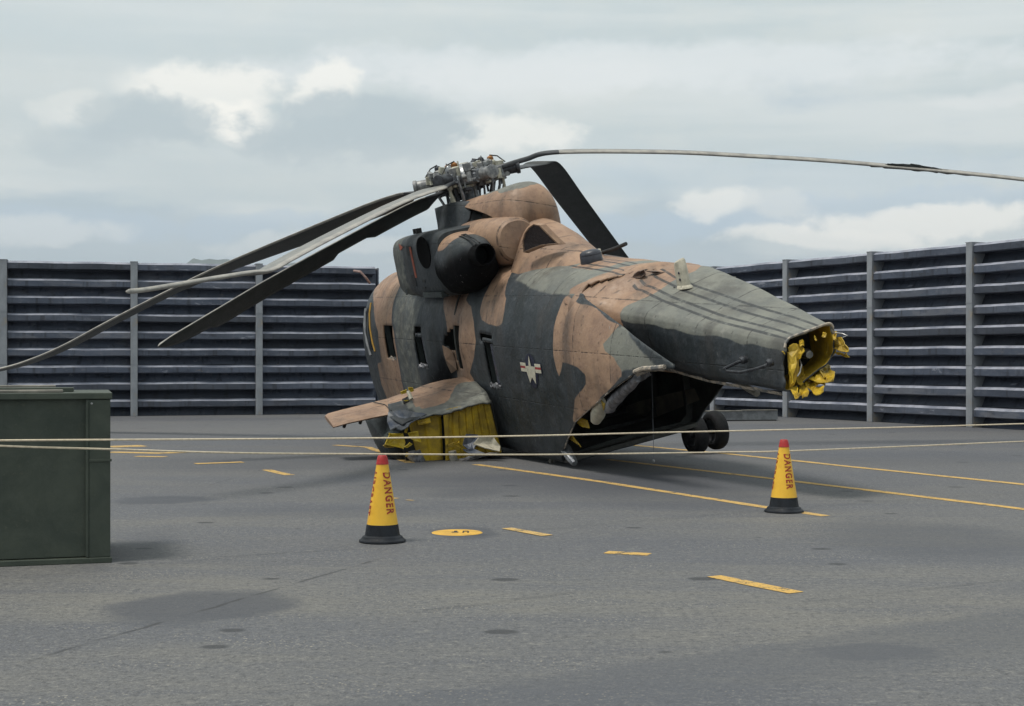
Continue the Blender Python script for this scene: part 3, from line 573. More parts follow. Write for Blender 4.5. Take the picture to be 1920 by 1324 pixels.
GREY += [
    [(-3.42, 4.42), (-2.88, 4.78), (-2.52, 5.41), (-4.32, 5.5), (-6.66, 5.59), (-6.48, 4.65), (-5.7, 3.92), (-4.2, 3.96), (-3.36, 4.06)],
    [(-7.26, 3.67), (-7.86, 3.4), (-8.4, 3.17), (-7.74, 3.11), (-7.38, 2.98), (-6.9, 3.17), (-6.84, 3.34), (-6.96, 3.51)],
]
FADED += [
    [(3.5, 4.56), (1.08, 3.82), (0.36, 3.72), (0.54, 3.28), (0.78, 2.92), (0.9, 2.29), (0.9, 1.88), (2.58, 1.21), (2.22, 1.93), (2.04, 3.04), (2.22, 3.34), (2.22, 3.82)],
]
SOOT_SHADE += [
    [(-1.26, 4.19), (-0.24, 5.1), (-0.96, 5.06), (-2.46, 4.33), (-2.46, 3.92), (-2.22, 3.67), (-1.86, 3.67), (-1.26, 3.77), (-0.84, 3.92)],
    [(0.36, 2.34), (-0.36, 2.7), (-0.9, 2.56), (-0.6, 1.97), (0.9, 1.88)],  # this outline paints in the shade of the dented skin
]
TAN += [[(2.6, 6.2), (1.2, 6.0), (0.9, 8.2), (2.2, 8.6)], [(-1.5, 5.6), (-3.2, 6.0), (-3.6, 7.4), (-2.4, 8.4), (-1.2, 7.4)]]
def soft(polys, x, g, w):
    v = 0.0
    for p in polys:
        xs = [q[0] for q in p]; gs = [q[1] for q in p]
        if x < min(xs) - w or x > max(xs) + w or g < min(gs) - w or g > max(gs) + w: continue
        v = max(v, min(1.0, max(0.0, 0.5 + poly_dist(x, g, p) / (2 * w))))
    return v
def set_paint(me, vals):
    at_ = me.color_attributes.new('paint', 'FLOAT_COLOR', 'POINT')
    at_.data.foreach_set('color', [c for v in vals for c in v])
WINDOWS = [(2.14, 2.74, 1.86, 2.50), (0.34, 0.92, 1.80, 2.36), (0.40, 0.82, 2.40, 2.50), (-3.06, -2.62, 1.62, 2.30), (-3.06, -2.50, 2.36, 2.46)]
HOLES = [[L_(px, py, y=1.28).xz for px, py in poly] for poly in (
    [(827, 645), (835, 623), (847, 612), (857, 615), (863, 645), (867, 668), (871, 692), (861, 693), (853, 668), (846, 657), (836, 656)],)]
RAMP = [(-4.45, 0.36), (-4.79, 0.69), (-5.60, 1.22), (-6.85, 1.70), (-7.80, 2.04), (-8.9, 2.13)]     # slanting rear edge of the side panels
def ramp_z(x):
    for (a, b), (c, d) in zip(RAMP, RAMP[1:]):
        if c <= x <= a: return b + (d - b) * (x - a) / (c - a)
    return RAMP[0][1] if x > RAMP[0][0] else RAMP[-1][1]
CROWN = len(HALF) - 1
def crown(x): return fus_pt(x, CROWN)[2]
def skin_n(x, g):
    n = 0.018 * mnoise.noise(Vector((x * 0.9, g * 0.8, 1.0))) + 0.008 * mnoise.noise(Vector((x * 3.1, g * 2.6, 4.0)))
    # crumpled skin: the dented belt ahead of the national star, the buckled shoulder near the tail
    for cx, cg, rx, rg, amp in ((-1.35, 3.7, 0.38, 0.9, -0.07), (-1.95, 4.0, 0.25, 0.6, 0.06), (-0.62, 2.5, 0.5, 0.55, -0.10), (-1.7, 2.9, 0.22, 0.5, 0.05), (-6.0, 4.0, 0.5, 0.6, 0.06), (-7.2, 2.5, 0.6, 0.5, 0.03)):
        e = ((x - cx) / rx) ** 2 + ((g - cg) / rg) ** 2
        if e < 4: n += amp * math.exp(-e) * (1 + 0.8 * mnoise.noise(Vector((x * 5, g * 3.2, 2))))
    return n
def build_fuselage():
    nr = len(RING); vs = []; gs = []
    for x in XS:
        for k in range(nr):
            p = Vector(fus_pt(x, k)); g = GIRTH[k]
            n = skin_n(x, g)
            c = Vector((x, 0, 1.8)); d = (p - c); d.x = 0
            if d.length > 0.01: p += d.normalized() * n
            vs.append(p); gs.append((x, g))
    fs = []
    for i in range(len(XS) - 1):
        for k in range(nr):
            kk = (k + 1) % nr; ids = (i * nr + k, i * nr + kk, (i + 1) * nr + kk, (i + 1) * nr + k)
            c = (vs[ids[0]] + vs[ids[1]] + vs[ids[2]] + vs[ids[3]]) / 4; port = c.y > 0.9
            if port and any(a < c.x < b and e < c.z < f for a, b, e, f in WINDOWS): continue
            if port and any(in_poly(c.x, c.z, h) for h in HOLES): continue
            if c.y < -0.9 and any(a < c.x < b and e < c.z < f for a, b, e, f in WINDOWS[:2]): continue
            fs.append(ids)
    me = bpy.data.meshes.new('fuselage_skin'); me.from_pydata([tuple(v) for v in vs], [], fs)
    paint = []
    for (x, g), v in zip(gs, vs):
        x2 = x + 0.05 * mnoise.noise(Vector((x * 2.2, g * 2.2, 7))); g2 = g + 0.06 * mnoise.noise(Vector((x * 2.0, g * 2.0, 17)))
        top = 1.0 if (abs(v.y) < 0.45 and v.z > 2.9 and x < -3.7) else 0.0
        paint.append((soft(TAN, x2, g2, 0.05), max(soft(GREY, x2, g2, 0.12), 0.5 * soft(FADED, x2, g2, 0.12)), soft(SOOT_SHADE, x2, g2, 0.22), top))
    set_paint(me, paint)
    bm = bmesh.new(); bm.from_mesh(me)
    # trim: slanting ramp edge, then the line along which the tail broke away
    def cut(a, b, drop):
        d = Vector((b[0] - a[0], 0, b[1] - a[1])).normalized(); n = Vector((-d.z, 0, d.x)); co = Vector((a[0], 0, a[1]))
        bmesh.ops.bisect_plane(bm, geom=bm.verts[:] + bm.edges[:] + bm.faces[:], plane_co=co, plane_no=n)
        bmesh.ops.delete(bm, geom=[f for f in bm.faces if drop(f.calc_center_median(), (f.calc_center_median() - co).dot(n))], context='FACES')
    for a, b in zip(RAMP, RAMP[1:]): cut(a, b, lambda c, s: False)
    bmesh.ops.delete(bm, geom=[f for f in bm.faces if f.calc_center_median().x < -4.45 and f.calc_center_median().z < ramp_z(f.calc_center_median().x)], context='FACES')
    bmesh.ops.delete(bm, geom=[f for f in bm.faces if f.calc_center_median().x < -4.66 and f.calc_center_median().z < 0.62 and abs(f.calc_center_median().y) < 1.1], context='FACES')
    cut(BRK_A, BRK_B, lambda c, s: s < 0 and c.x < -6.05 + 0.42 * (min(c.y, 0.95) - 0.3) + 0.05 * mnoise.noise(c * 6.0) and c.z > 1.8)
    bmesh.ops.delete(bm, geom=[f for f in bm.faces if f.calc_center_median().x < -8.72], context='FACES')
    bmesh.ops.delete(bm, geom=[f for f in bm.faces if f.calc_center_median().y < -0.6 and f.calc_center_median().x < -5.75 and f.calc_center_median().z < 2.95], context='FACES')
    bmesh.ops.delete(bm, geom=[v for v in bm.verts if not v.link_faces], context='VERTS')
    bmesh.ops.recalc_face_normals(bm, faces=bm.faces[:])
    acc = sum((f.normal.dot(Vector((0, f.calc_center_median().y, f.calc_center_median().z - 1.8))) for f in bm.faces))
    if acc < 0: bmesh.ops.reverse_faces(bm, faces=bm.faces[:])
    bm.to_mesh(me); bm.free()
    for p in me.polygons: p.use_smooth = True
    o = link('fuselage_skin', me, [M_['camo'], M_['interior']], HELI)
    s = o.modifiers.new('skin', 'SOLIDIFY'); s.thickness = 0.03; s.offset = -1; s.material_offset = 1; s.material_offset_rim = 0; s.use_quality_normals = False
    return o
BRK_A, BRK_B = (-6.0, 2.96), (-8.66, 2.17)
SKIN = build_fuselage()
def skin_y(x, z):                                # port surface at a station and height
    best = None
    for k in range(len(HALF) - 1):
        a = fus_pt(x, k); b = fus_pt(x, k + 1)
        if (a[2] - z) * (b[2] - z) <= 0 and a[2] != b[2] and z > ZB + 0.01:
            f = (z - a[2]) / (b[2] - a[2]); best = a[1] + (b[1] - a[1]) * f + skin_n(x, GIRTH[k] + (GIRTH[k + 1] - GIRTH[k]) * f)
    return best if best is not None else SW

M_['worn'] = simple('chipped_edge', (0.42, 0.36, 0.29), (0.12, 0.12, 0.12), 14, 0.6, lo=0.42, hi=0.6)
M_['lit_wall'] = simple('lit_wall_tone', (0.15, 0.13, 0.10), (0.08, 0.072, 0.06), 3.0, 0.8)
# cabin inside: floor, frames, lining at the front
box('cabin_floor', (-4.7, -1.12, 0.50), (5.0, 1.12, 0.56), M_['floor'], HELI)
def ring_frame(x, w=0.07, d=0.13, mat='interior', lo=0, hi=None):
    a, b = [], []
    ks = [k for k in range(0, len(RING), 3)]
    for xx in (x - w / 2, x + w / 2):
        o, i_ = [], []
        for k in ks:
            p = Vector(fus_pt(xx, k)); c = Vector((xx, 0, 1.85)); q = p - c; o.append(c + q * (1 - 0.045 / q.length)); i_.append(c + q * (1 - (0.045 + d) / q.length))
        a.append(o); b.append(i_)
    n = len(ks); v = a[0] + a[1] + b[1] + b[0]; f = []
    for s in range(4):
        for k in range(n): f.append((s * n + k, s * n + (k + 1) % n, ((s + 1) % 4) * n + (k + 1) % n, ((s + 1) % 4) * n + k))
    return mk('frame', v, f, M_[mat], HELI)
for x in (-4.5, -3.4, -2.3, -1.2, 0.0, 1.2, 2.9): ring_frame(x)
mk('bulkhead', [fus_pt(3.0, k) for k in range(0, len(RING), 3)], [tuple(range(len(range(0, len(RING), 3))))], M_['interior'], HELI).scale = (1, 0.96, 0.985)
PL = [L_(px, py, y=-1.10) for px, py in ((1098, 822), (1150, 806), (1215, 788), (1312, 750), (1302, 728), (1255, 738), (1200, 752), (1130, 778))]
mk('lit_wall_patch', PL, [tuple(range(len(PL)))], M_['lit_wall'], HELI)  # paler sheet painting in the light on the starboard inner wall
# window surrounds
for (a, b, e, f) in (WINDOWS[0], WINDOWS[1], WINDOWS[3]):
    bm = bmesh.new(); y0 = skin_y((a + b) / 2, (e + f) / 2)
    for lo, hi in (((a - 0.02, y0 - 0.16, e - 0.03), (b + 0.02, y0 - 0.05, e - 0.002)), ((a - 0.025, y0 - 0.16, f + 0.002), (b + 0.025, y0 - 0.10, f + 0.03)), ((a - 0.03, y0 - 0.15, e), (a - 0.002, y0 - 0.06, f)), ((b + 0.002, y0 - 0.15, e), (b + 0.03, y0 - 0.06, f))): box_bm(bm, lo, hi)
    bmobj('window_frame', bm, M_['dkgreen'], SKIN)
    if a < 0.5: box('broken_pane', (a + (0.02 if a > 0 else 0.0), y0 - 0.075, e + 0.01), (a + 0.24, y0 - 0.06, f - 0.02), M_['glass_blue'], SKIN)
    bm = bmesh.new()
    for i in range(9):
        x = a + (b - a) * (i + random.random()) / 9; h = 0.012 + 0.03 * random.random(); M = Matrix.Translation((x, y0 - 0.005, e + random.uniform(-0.02, 0.015))) @ Matrix.Rotation(random.uniform(-0.7, 0.7), 4, 'Y') @ Matrix.Rotation(random.uniform(-0.5, 0.5), 4, 'X'); box_bm(bm, (-0.035, -0.012, -h), (0.035, 0.012, h), 0.0, 1, M)
    tag(bmobj('torn_seal', bm, M_['worn' if a > 1 else 'torn'], SKIN), None, None, None, 'stuff')

def torn_flap():
    o = None; pts = [(829, 648), (838, 652), (848, 660), (854, 676), (856, 694), (846, 700), (838, 684), (832, 666)]
    vs = [L_(a, b, y=1.30 + 0.02 * math.sin(i * 1.7)) for i, (a, b) in enumerate(pts)]; c = sum(vs, Vector()) / len(vs) + Vector((0, 0.07, 0)); n = len(vs)
    painted('torn_flap', vs + [c], [(i, (i + 1) % n, n) for i in range(n)], lambda p: (1, 0, 0.45, 0), False, 0.012)
# national star on the port side, flat print following the skin
def insignia():
    cx, cz = L_(999, 695, y=1.28).x, L_(999, 695, y=1.28).z; r = 0.235
    def dec(name, poly, mat, off):
        bm = bmesh.new(); vs = [bm.verts.new((cx - u * 0.84, 0, cz + v)) for u, v in poly]; f = bm.faces.new(vs)
        bmesh.ops.triangulate(bm, faces=[f]); bmesh.ops.subdivide_edges(bm, edges=bm.edges[:], cuts=2)
        for v in bm.verts: v.co.y = skin_y(v.co.x, v.co.z) + off
        return bmobj(name, bm, M_[mat], SKIN)
    dec('star_disc', [(r * 1.12 * math.cos(i * math.pi / 16), r * 1.12 * math.sin(i * math.pi / 16)) for i in range(32)], 'flag_blue', 0.010)
    dec('star_border', [(-r * 2.05, -0.15 * r), (r * 2.05, -0.15 * r), (r * 2.05, 0.57 * r), (-r * 2.05, 0.57 * r)][::1], 'flag_blue', 0.008)
    for s in (-1, 1):
        for j, (v0, v1, m) in enumerate(((-0.08, 0.14, 'flag_white'), (0.14, 0.29, 'flag_red'), (0.29, 0.50, 'flag_white'))):
            dec('bar', [(s * r * 0.86, v0 * r), (s * r * 1.95, v0 * r), (s * r * 1.95, v1 * r), (s * r * 0.86, v1 * r)], m, 0.014)
    dec('star', [((r if i % 2 == 0 else r * 0.40) * math.sin(i * math.pi / 5), (r if i % 2 == 0 else r * 0.40) * math.cos(i * math.pi / 5)) for i in range(10)], 'flag_white', 0.018)
insignia()

# cockpit side: dark glazing, pillar and yellow strip
def nose_bits():
    def patch(name, poly, mat, off):
        vs = []
        for px, py, y in poly: p = L_(px, py, y=y); vs.append(p)
        mk(name, vs, [tuple(range(len(vs)))], M_[mat], SKIN)
    tube('door_strip', [Vector((x, skin_y(x, z) + 0.012, z)) for x, z in ((3.75, 2.92), (3.72, 2.72), (3.66, 2.45), (3.58, 2.15), (3.50, 1.98))], 0.02, M_['yellow_strip'], SKIN, 6)
    tube('door_pillar', [Vector((x, skin_y(x, z) + 0.012, z)) for x, z in ((4.22, 2.80), (4.16, 2.5), (4.05, 2.15), (3.92, 1.88))], 0.035, M_['scrap'], SKIN, 6)
    bm = bmesh.new(); vs = []
    for x, z in ((3.90, 2.84), (4.15, 2.74), (4.05, 2.35), (3.92, 2.0), (3.66, 2.0), (3.78, 2.4)): vs.append(bm.verts.new((x, skin_y(x, z) + 0.02, z)))
    bm.faces.new(vs); bmesh.ops.triangulate(bm, faces=bm.faces[:]); bmobj('cockpit_window', bm, M_['glass'], SKIN)
    a = L_(693, 531, y=1.0); tube('mirror_arm', [a, L_(686, 521, y=1.08), L_(676, 510, y=1.15), L_(664, 508, y=1.2)], 0.025, M_['rod'], HELI, 7)
M_['rod'] = simple('pink_primer_rod', (0.34, 0.22, 0.19), (0.22, 0.15, 0.14), 20, 0.6)
nose_bits()

# painted mesh from px outlines for the upper works
def painted(name, vs, fs, fn, smooth=True, solid=0.0, inner='interior'):
    o = mk(name, vs, fs, None, HELI, smooth); me = o.data; me.materials.append(M_['camo']); me.materials.append(M_[inner]); set_paint(me, [fn(v.co) for v in me.vertices])
    if solid: s = o.modifiers.new('s', 'SOLIDIFY'); s.thickness = solid; s.offset = -1; s.material_offset = 1
    return o
def sgn(v): return (v > 0) - (v < 0)
def sup_ring(x, cy, cz, ry, rz, n=48, p=3.0, pz=None):
    out = []
    for k in range(n):
        a = 2 * math.pi * k / n; c, s = math.cos(a), math.sin(a); out.append(Vector((x, cy + ry * sgn(c) * abs(c) ** (2 / p), cz + rz * sgn(s) * abs(s) ** (2 / (pz or p)))))
    return out
def step(v, a, b): t = max(0, min(1, (v - a) / (b - a))); return t * t * (3 - 2 * t)

torn_flap()
# engine nacelle, port side
def nacelle(side):
    st = [(0.95, 0.30, 0.25), (0.93, 0.38, 0.40), (0.88, 0.44, 0.47), (0.75, 0.49, 0.52), (0.5, 0.51, 0.54), (0.2, 0.52, 0.55), (-0.1, 0.52, 0.56), (-0.4, 0.52, 0.56), (-0.7, 0.52, 0.56), (-1.0, 0.52, 0.56), (-1.3, 0.52, 0.555), (-1.58, 0.51, 0.55), (-1.66, 0.48, 0.52), (-1.68, 0.3, 0.3)]
    rings = [sup_ring(x, side * 0.90, 3.60, ry, rz, 64, 4.5) for x, ry, rz in st]; fine = []
    for a, b in zip(rings, rings[1:]):
        for j in range(3): fine.append([p.lerp(q, j / 3) for p, q in zip(a, b)])
    fine.append(rings[-1]); v, f = loft(fine)
    def col(p):
        n = mnoise.noise(p * 2.0) * 0.15
        return (0.0, 0.5 * step(p.x + n, 0.02, 0.12), 0.0, 0)
    o = painted('engine_nacelle', v, f, col)
    if side > 0:
        for px, py, rx, ry in ((794, 474, 11, 27),):
            c = L_(px, py, y=1.425); n = 28; w = rx / 9.5 * 0.25
            lathe('intake_opening', [(0.0, 0), (1.0, 0), (1.06, 0.004), (1.12, 0.004), (1.14, -0.01)], M_['void'], o, n, Matrix.Translation(c) @ Matrix.Rotation(math.radians(-90), 4, 'X') @ Matrix.Diagonal((w, ry / 112.0, 1, 1)))
        for px, py, dx, dz, m in ((766, 470, 0.085, 0.16, 'black'), (776, 526, 0.10, 0.20, 'black'), (795, 527, 0.06, 0.05, 'black'), (795, 540, 0.07, 0.025, 'black'), (762, 548, 0.05, 0.10, 'dkgreen')):
            c = L_(px, py, y=1.424); box('access_port', (c.x - dx, 1.420, c.z - dz / 2), (c.x + dx, 1.4265, c.z + dz / 2), M_[m], o)
        c = L_(774, 492, y=1.425); box('orange_stripe', (c.x - 0.045, 1.4195, c.z - 0.27), (c.x + 0.045, 1.4265, c.z + 0.27), M_['orange_mark'], o)
        c = L_(755, 463, y=1.38); mk('orange_arrow', [(c.x + 0.12, 1.404, c.z - 0.07), (c.x + 0.12, 1.404, c.z + 0.07), (c.x - 0.16, 1.43, c.z)], [(0, 1, 2)], M_['orange_mark'], o)
        for dx in (0, 0.16): box('lifting_lug', (0.08 + dx - 0.02, 1.0, 4.15), (0.08 + dx + 0.02, 1.1, 4.24), M_['black'], o)
        box('seam_panel', (-1.5, 1.3, 3.072), (-0.55, 1.4225, 3.16), M_['dkgreen'], o, 0.005)
    return o
M_['void'] = simple('intake_void', (0.004, 0.004, 0.005), None, 5, 0.9, bump=0, spec=0.1)
NAC = nacelle(1)
def exhaust():
    path = [(-1.45, 0.92, 3.58, 0.50, 0.54), (-1.7, 0.96, 3.56, 0.49, 0.51), (-1.95, 0.99, 3.55, 0.46, 0.48), (-2.2, 1.02, 3.55, 0.42, 0.45), (-2.45, 1.05, 3.57, 0.37, 0.40), (-2.66, 1.08, 3.61, 0.29, 0.31), (-2.82, 1.11, 3.65, 0.21, 0.21), (-2.88, 1.13, 3.66, 0.08, 0.08)]
    fine = []
    for (a, b) in zip(path, path[1:]):
        for j in range(5): fine.append([p + (q - p) * j / 5 for p, q in zip(a, b)])
    fine.append(path[-1]); rings = [sup_ring(x, cy, cz, ry, rz, 48, 2.4) for x, cy, cz, ry, rz in fine]; v, f = loft(rings)
    def col(p):
        n = 0.10 * mnoise.noise(p * 2.6); top = step(p.z + n, 3.72, 3.88); fr = step(p.x, -2.0, -1.7)
        tan = top * step(-p.x + n, 1.55, 1.7) * step(p.x + n, -2.15, -1.95); so = step(3.74 + n - p.z + 0.25 * step(-p.x, 1.9, 2.8), 0.0, 0.30)
        return (tan, 0.42 * top, so, 0)
    o = painted('exhaust_fairing', v, f, col)
    A = Vector((-2.55, 1.14, 3.68)); B = A + Vector((-0.9, 0.02, 0.02)); d = (B - A).normalized(); M = Matrix.Translation(A) @ d.to_track_quat('Z', 'Y').to_matrix().to_4x4()
    lathe('exhaust_nozzle', [(0.13, -0.1), (0.17, 0.0), (0.165, 0.35), (0.172, 0.62), (0.152, 0.62), (0.14, 0.3), (0.0, 0.28)], M_['void'], o, 24, M)
    return o
exhaust()

# rotor pylon: core, hooded cap with its open throat, rear fairing with the oil cooler mesh
def pylon():
    prof = [(1.15, 0.20, 3.55), (1.0, 0.40, 3.85), (0.7, 0.52, 4.1), (0.3, 0.50, 4.28), (0.0, 0.50, 4.36), (-0.5, 0.46, 4.38), (-1.2, 0.34, 4.34), (-2.0, 0.30, 4.28), (-2.5, 0.34, 4.16), (-2.75, 0.50, 4.06), (-2.95, 0.62, 3.98), (-3.3, 0.64, 3.84), (-3.8, 0.56, 3.60), (-4.3, 0.44, 3.40), (-4.7, 0.30, 3.28), (-4.9, 0.18, 3.22)]
    rings = []
    for x, w, zt in prof:
        zb = 3.0; n = 40; r = []
        for k in range(n):
            a = math.pi * k / (n - 1); c, s = math.cos(a), math.sin(a); p = 2.8; r.append(Vector((x, w * sgn(c) * abs(c) ** (2 / p) * (0.86 + 0.5 * (1 - s) ** 2), zb + (zt - zb) * abs(s) ** (2 / p))))
        rings.append(r)
    fine = []
    for a, b in zip(rings, rings[1:]):
        for j in range(4): fine.append([p.lerp(q, j / 4) for p, q in zip(a, b)])
    fine.append(rings[-1]); v, f = loft(fine, False, False)
    def col(p):
        n = 0.12 * mnoise.noise(p * 1.8); t = step(-p.x + n, 0.75, 0.95); so = step(0.50 - math.hypot((p.x + 2.45) * 0.6, (p.z - 3.45) * 1.0) + n, 0.0, 0.3) * (1 if p.y > 0.3 else 0)
        return (t, 0, so, 0)
    painted('pylon_fairing', v, f, col)
    # hood
    n = 44; vs = []; fs = []; nx = 46; ids = {}
    for i in range(nx + 1):
        for k in range(n + 1):
            th = math.radians(-100 + 200 * k / n); at_ = abs(th)
            front = -0.30 - 2.30 * step(at_, math.radians(18), math.radians(100))
            if th < 0: front = 0.1
            back = -2.80; x = front + (back - front) * i / nx; fx = max(0.0, min(1.0, -x / 2.4))
            s = max(0.0, 1 - max(0.0, (-2.25 - x) / 0.55) ** 2.6) ** (1 / 2.6); w = 0.72 - 0.22 * fx; top = 0.54 + 0.14 * fx
            z = 4.0 + top * s * sgn(math.cos(th)) * abs(math.cos(th)) ** 0.8; y = w * (0.35 + 0.65 * s) * sgn(th) * abs(math.sin(th)) ** 0.8 if s > 0 else 0.0
            if at_ > math.pi / 2: z -= 0.10 * (at_ - math.pi / 2)
            ids[i, k] = len(vs); vs.append(Vector((x, y, z)))
    for i in range(nx):
        for k in range(n): fs.append((ids[i, k], ids[i, k + 1], ids[i + 1, k + 1], ids[i + 1, k]))
    def colh(p):
        g = step(p.z + 0.05 * mnoise.noise(p * 2) + 0.10 * step(-p.x, 1.5, 2.2) * 0.3, 4.585, 4.625) * step(-p.x, 0.9, 1.3)
        return (1 - g, g, 0, 0)
    painted('pylon_hood', vs, fs, colh, True, 0.03, 'dkgreen')
    # dark collar ahead of the hood, flaring outboard into the nacelle
    px = [[(815, 391, 0.72), (836, 383, 0.62), (858, 378, 0.5), (880, 377, 0.38)], [(817, 404, 0.76), (838, 400, 0.68), (859, 398, 0.58), (882, 396, 0.48)], [(820, 420, 0.80), (842, 420, 0.74), (862, 418, 0.64), (879, 412, 0.54)], [(822, 438, 0.88), (844, 440, 0.84), (860, 436, 0.72), (872, 428, 0.60)], [(824, 452, 1.0), (844, 458, 1.0), (854, 452, 0.86), (866, 442, 0.68)]]
    g = [[L_(a, b, y=c) for a, b, c in r] for r in px]; m = 6; fine = []
    def bil(u, w):
        i = min(int(u), 3); j = min(int(w), 2); a, b = u - i, w - j
        return g[i][j] * (1 - a) * (1 - b) + g[i + 1][j] * a * (1 - b) + g[i][j + 1] * (1 - a) * b + g[i + 1][j + 1] * a * b
    nu, nv = 24, 18; vs = [bil(4 * i / nu, 3 * j / nv) for i in range(nu + 1) for j in range(nv + 1)]; fs = [(i * (nv + 1) + j, i * (nv + 1) + j + 1, (i + 1) * (nv + 1) + j + 1, (i + 1) * (nv + 1) + j) for i in range(nu) for j in range(nv)]
    painted('pylon_collar', vs, fs, lambda p: (0, step(p.z, 4.15, 4.0) * 0.0 + (0.9 if p.x < -1.6 and p.z < 4.1 else 0.0), 0, 0), True, 0.04, 'dkgreen')
    # smooth inner duct bulge seen under the hood
    rings = [sup_ring(x, y, 3.79, r, r * 1.02, 36, 2.3) for x, y, r in ((-0.6, 0.44, 0.38), (-1.1, 0.46, 0.40), (-1.6, 0.47, 0.41), (-2.1, 0.47, 0.405), (-2.5, 0.46, 0.39), (-2.78, 0.45, 0.36), (-2.86, 0.44, 0.30), (-2.87, 0.43, 0.10))]
    v, f = loft(rings); painted('inner_duct', v, f, lambda p: (1, 0, 0, 0))
    for off in (0, 0.12):
        tube('drain_groove', [L_(846 + off * 70, 447 - off * 35, y=1.02 - off * 0.5), L_(866 + off * 60, 443 - off * 30, y=1.12 - off * 0.5), L_(884 + off * 60, 452 - off * 30, y=1.2 - off * 0.5), L_(892 + off * 60, 459 - off * 30, y=1.22 - off * 0.4)], 0.014, M_['black'], HELI, 6)
    pts = [(984, 471), (982, 452), (986, 438), (993, 428), (1002, 422), (1012, 424), (1022, 434), (1034, 446), (1045, 456), (1030, 457), (1014, 459), (998, 465)]
    base = [(-3.55, 0.66)] ; vs = []
    for a, b in pts: vs.append(L_(a, b, y=0.66 - 0.006 * max(0, a - 984)))
    c = sum(vs, Vector()) / len(vs); nn = len(vs); outer = [c + (p - c) * 1.08 + Vector((-0.01, 0.012, 0)) for p in vs]
    mk('cooler_mesh', [p for p in vs], [tuple(range(nn))], M_['grille'], HELI)
    o2 = [c + (p - c) * 1.16 + Vector((0.02, -0.10, -0.02)) for p in vs]
    inn = [p + Vector((0, 0.014, 0)) for p in vs]
    vv = inn + outer + o2; ff = [(k, (k + 1) % nn, nn + (k + 1) % nn, nn + k) for k in range(nn)] + [(nn + k, nn + (k + 1) % nn, 2 * nn + (k + 1) % nn, 2 * nn + k) for k in range(nn)]
    painted('mesh_surround', vv, ff, lambda p: (1, 0, 0, 0), False)
pylon()
# ------------------------------------------------------------------ tail boom, buckled down and torn off
def smooth_ring(corners, n=3):
    pts = [Vector(c) for c in corners]
    q = []
    for a, b in zip(pts, pts[1:] + pts[:1]): q += [a.lerp(b, i / 8) for i in range(8)]
    pts = q
    for _ in range(n):
        pts = [pts[i] * 0.5 + pts[i - 1] * 0.25 + pts[(i + 1) % len(pts)] * 0.25 for i in range(len(pts))]
    return pts
BOOM = [(-5.75, [(1.10, 1.95), (1.12, 2.98), (0.0, 3.26), (-1.12, 3.0), (-1.15, 1.6)]), (-6.1, [(1.02, 1.92), (0.96, 2.84), (0.05, 3.24), (-1.02, 3.06), (-1.1, 1.5)]), (-6.4, [(0.78, 1.92), (0.80, 2.74), (0.05, 3.06), (-0.92, 3.10), (-1.0, 1.45)]), (-7.1, [(0.54, 1.87), (0.67, 2.64), (0.0, 2.86), (-0.79, 3.02), (-0.86, 1.45)]),
        (-8.3, [(0.54, 1.75), (0.48, 2.48), (0.0, 2.62), (-0.62, 2.76), (-0.62, 1.62)]), (-9.95, [(0.49, 1.66), (0.35, 2.31), (0.0, 2.34), (-0.33, 2.37), (-0.30, 1.95)])]
def boom_ring(x):
    for (xa, a), (xb, b) in zip(BOOM, BOOM[1:]):
        if xb <= x <= xa or (x < xb and xb == BOOM[-1][0]):
            f = (x - xa) / (xb - xa); return [(p[0] + (q[0] - p[0]) * f, p[1] + (q[1] - p[1]) * f) for p, q in zip(a, b)]
    return BOOM[0][1]
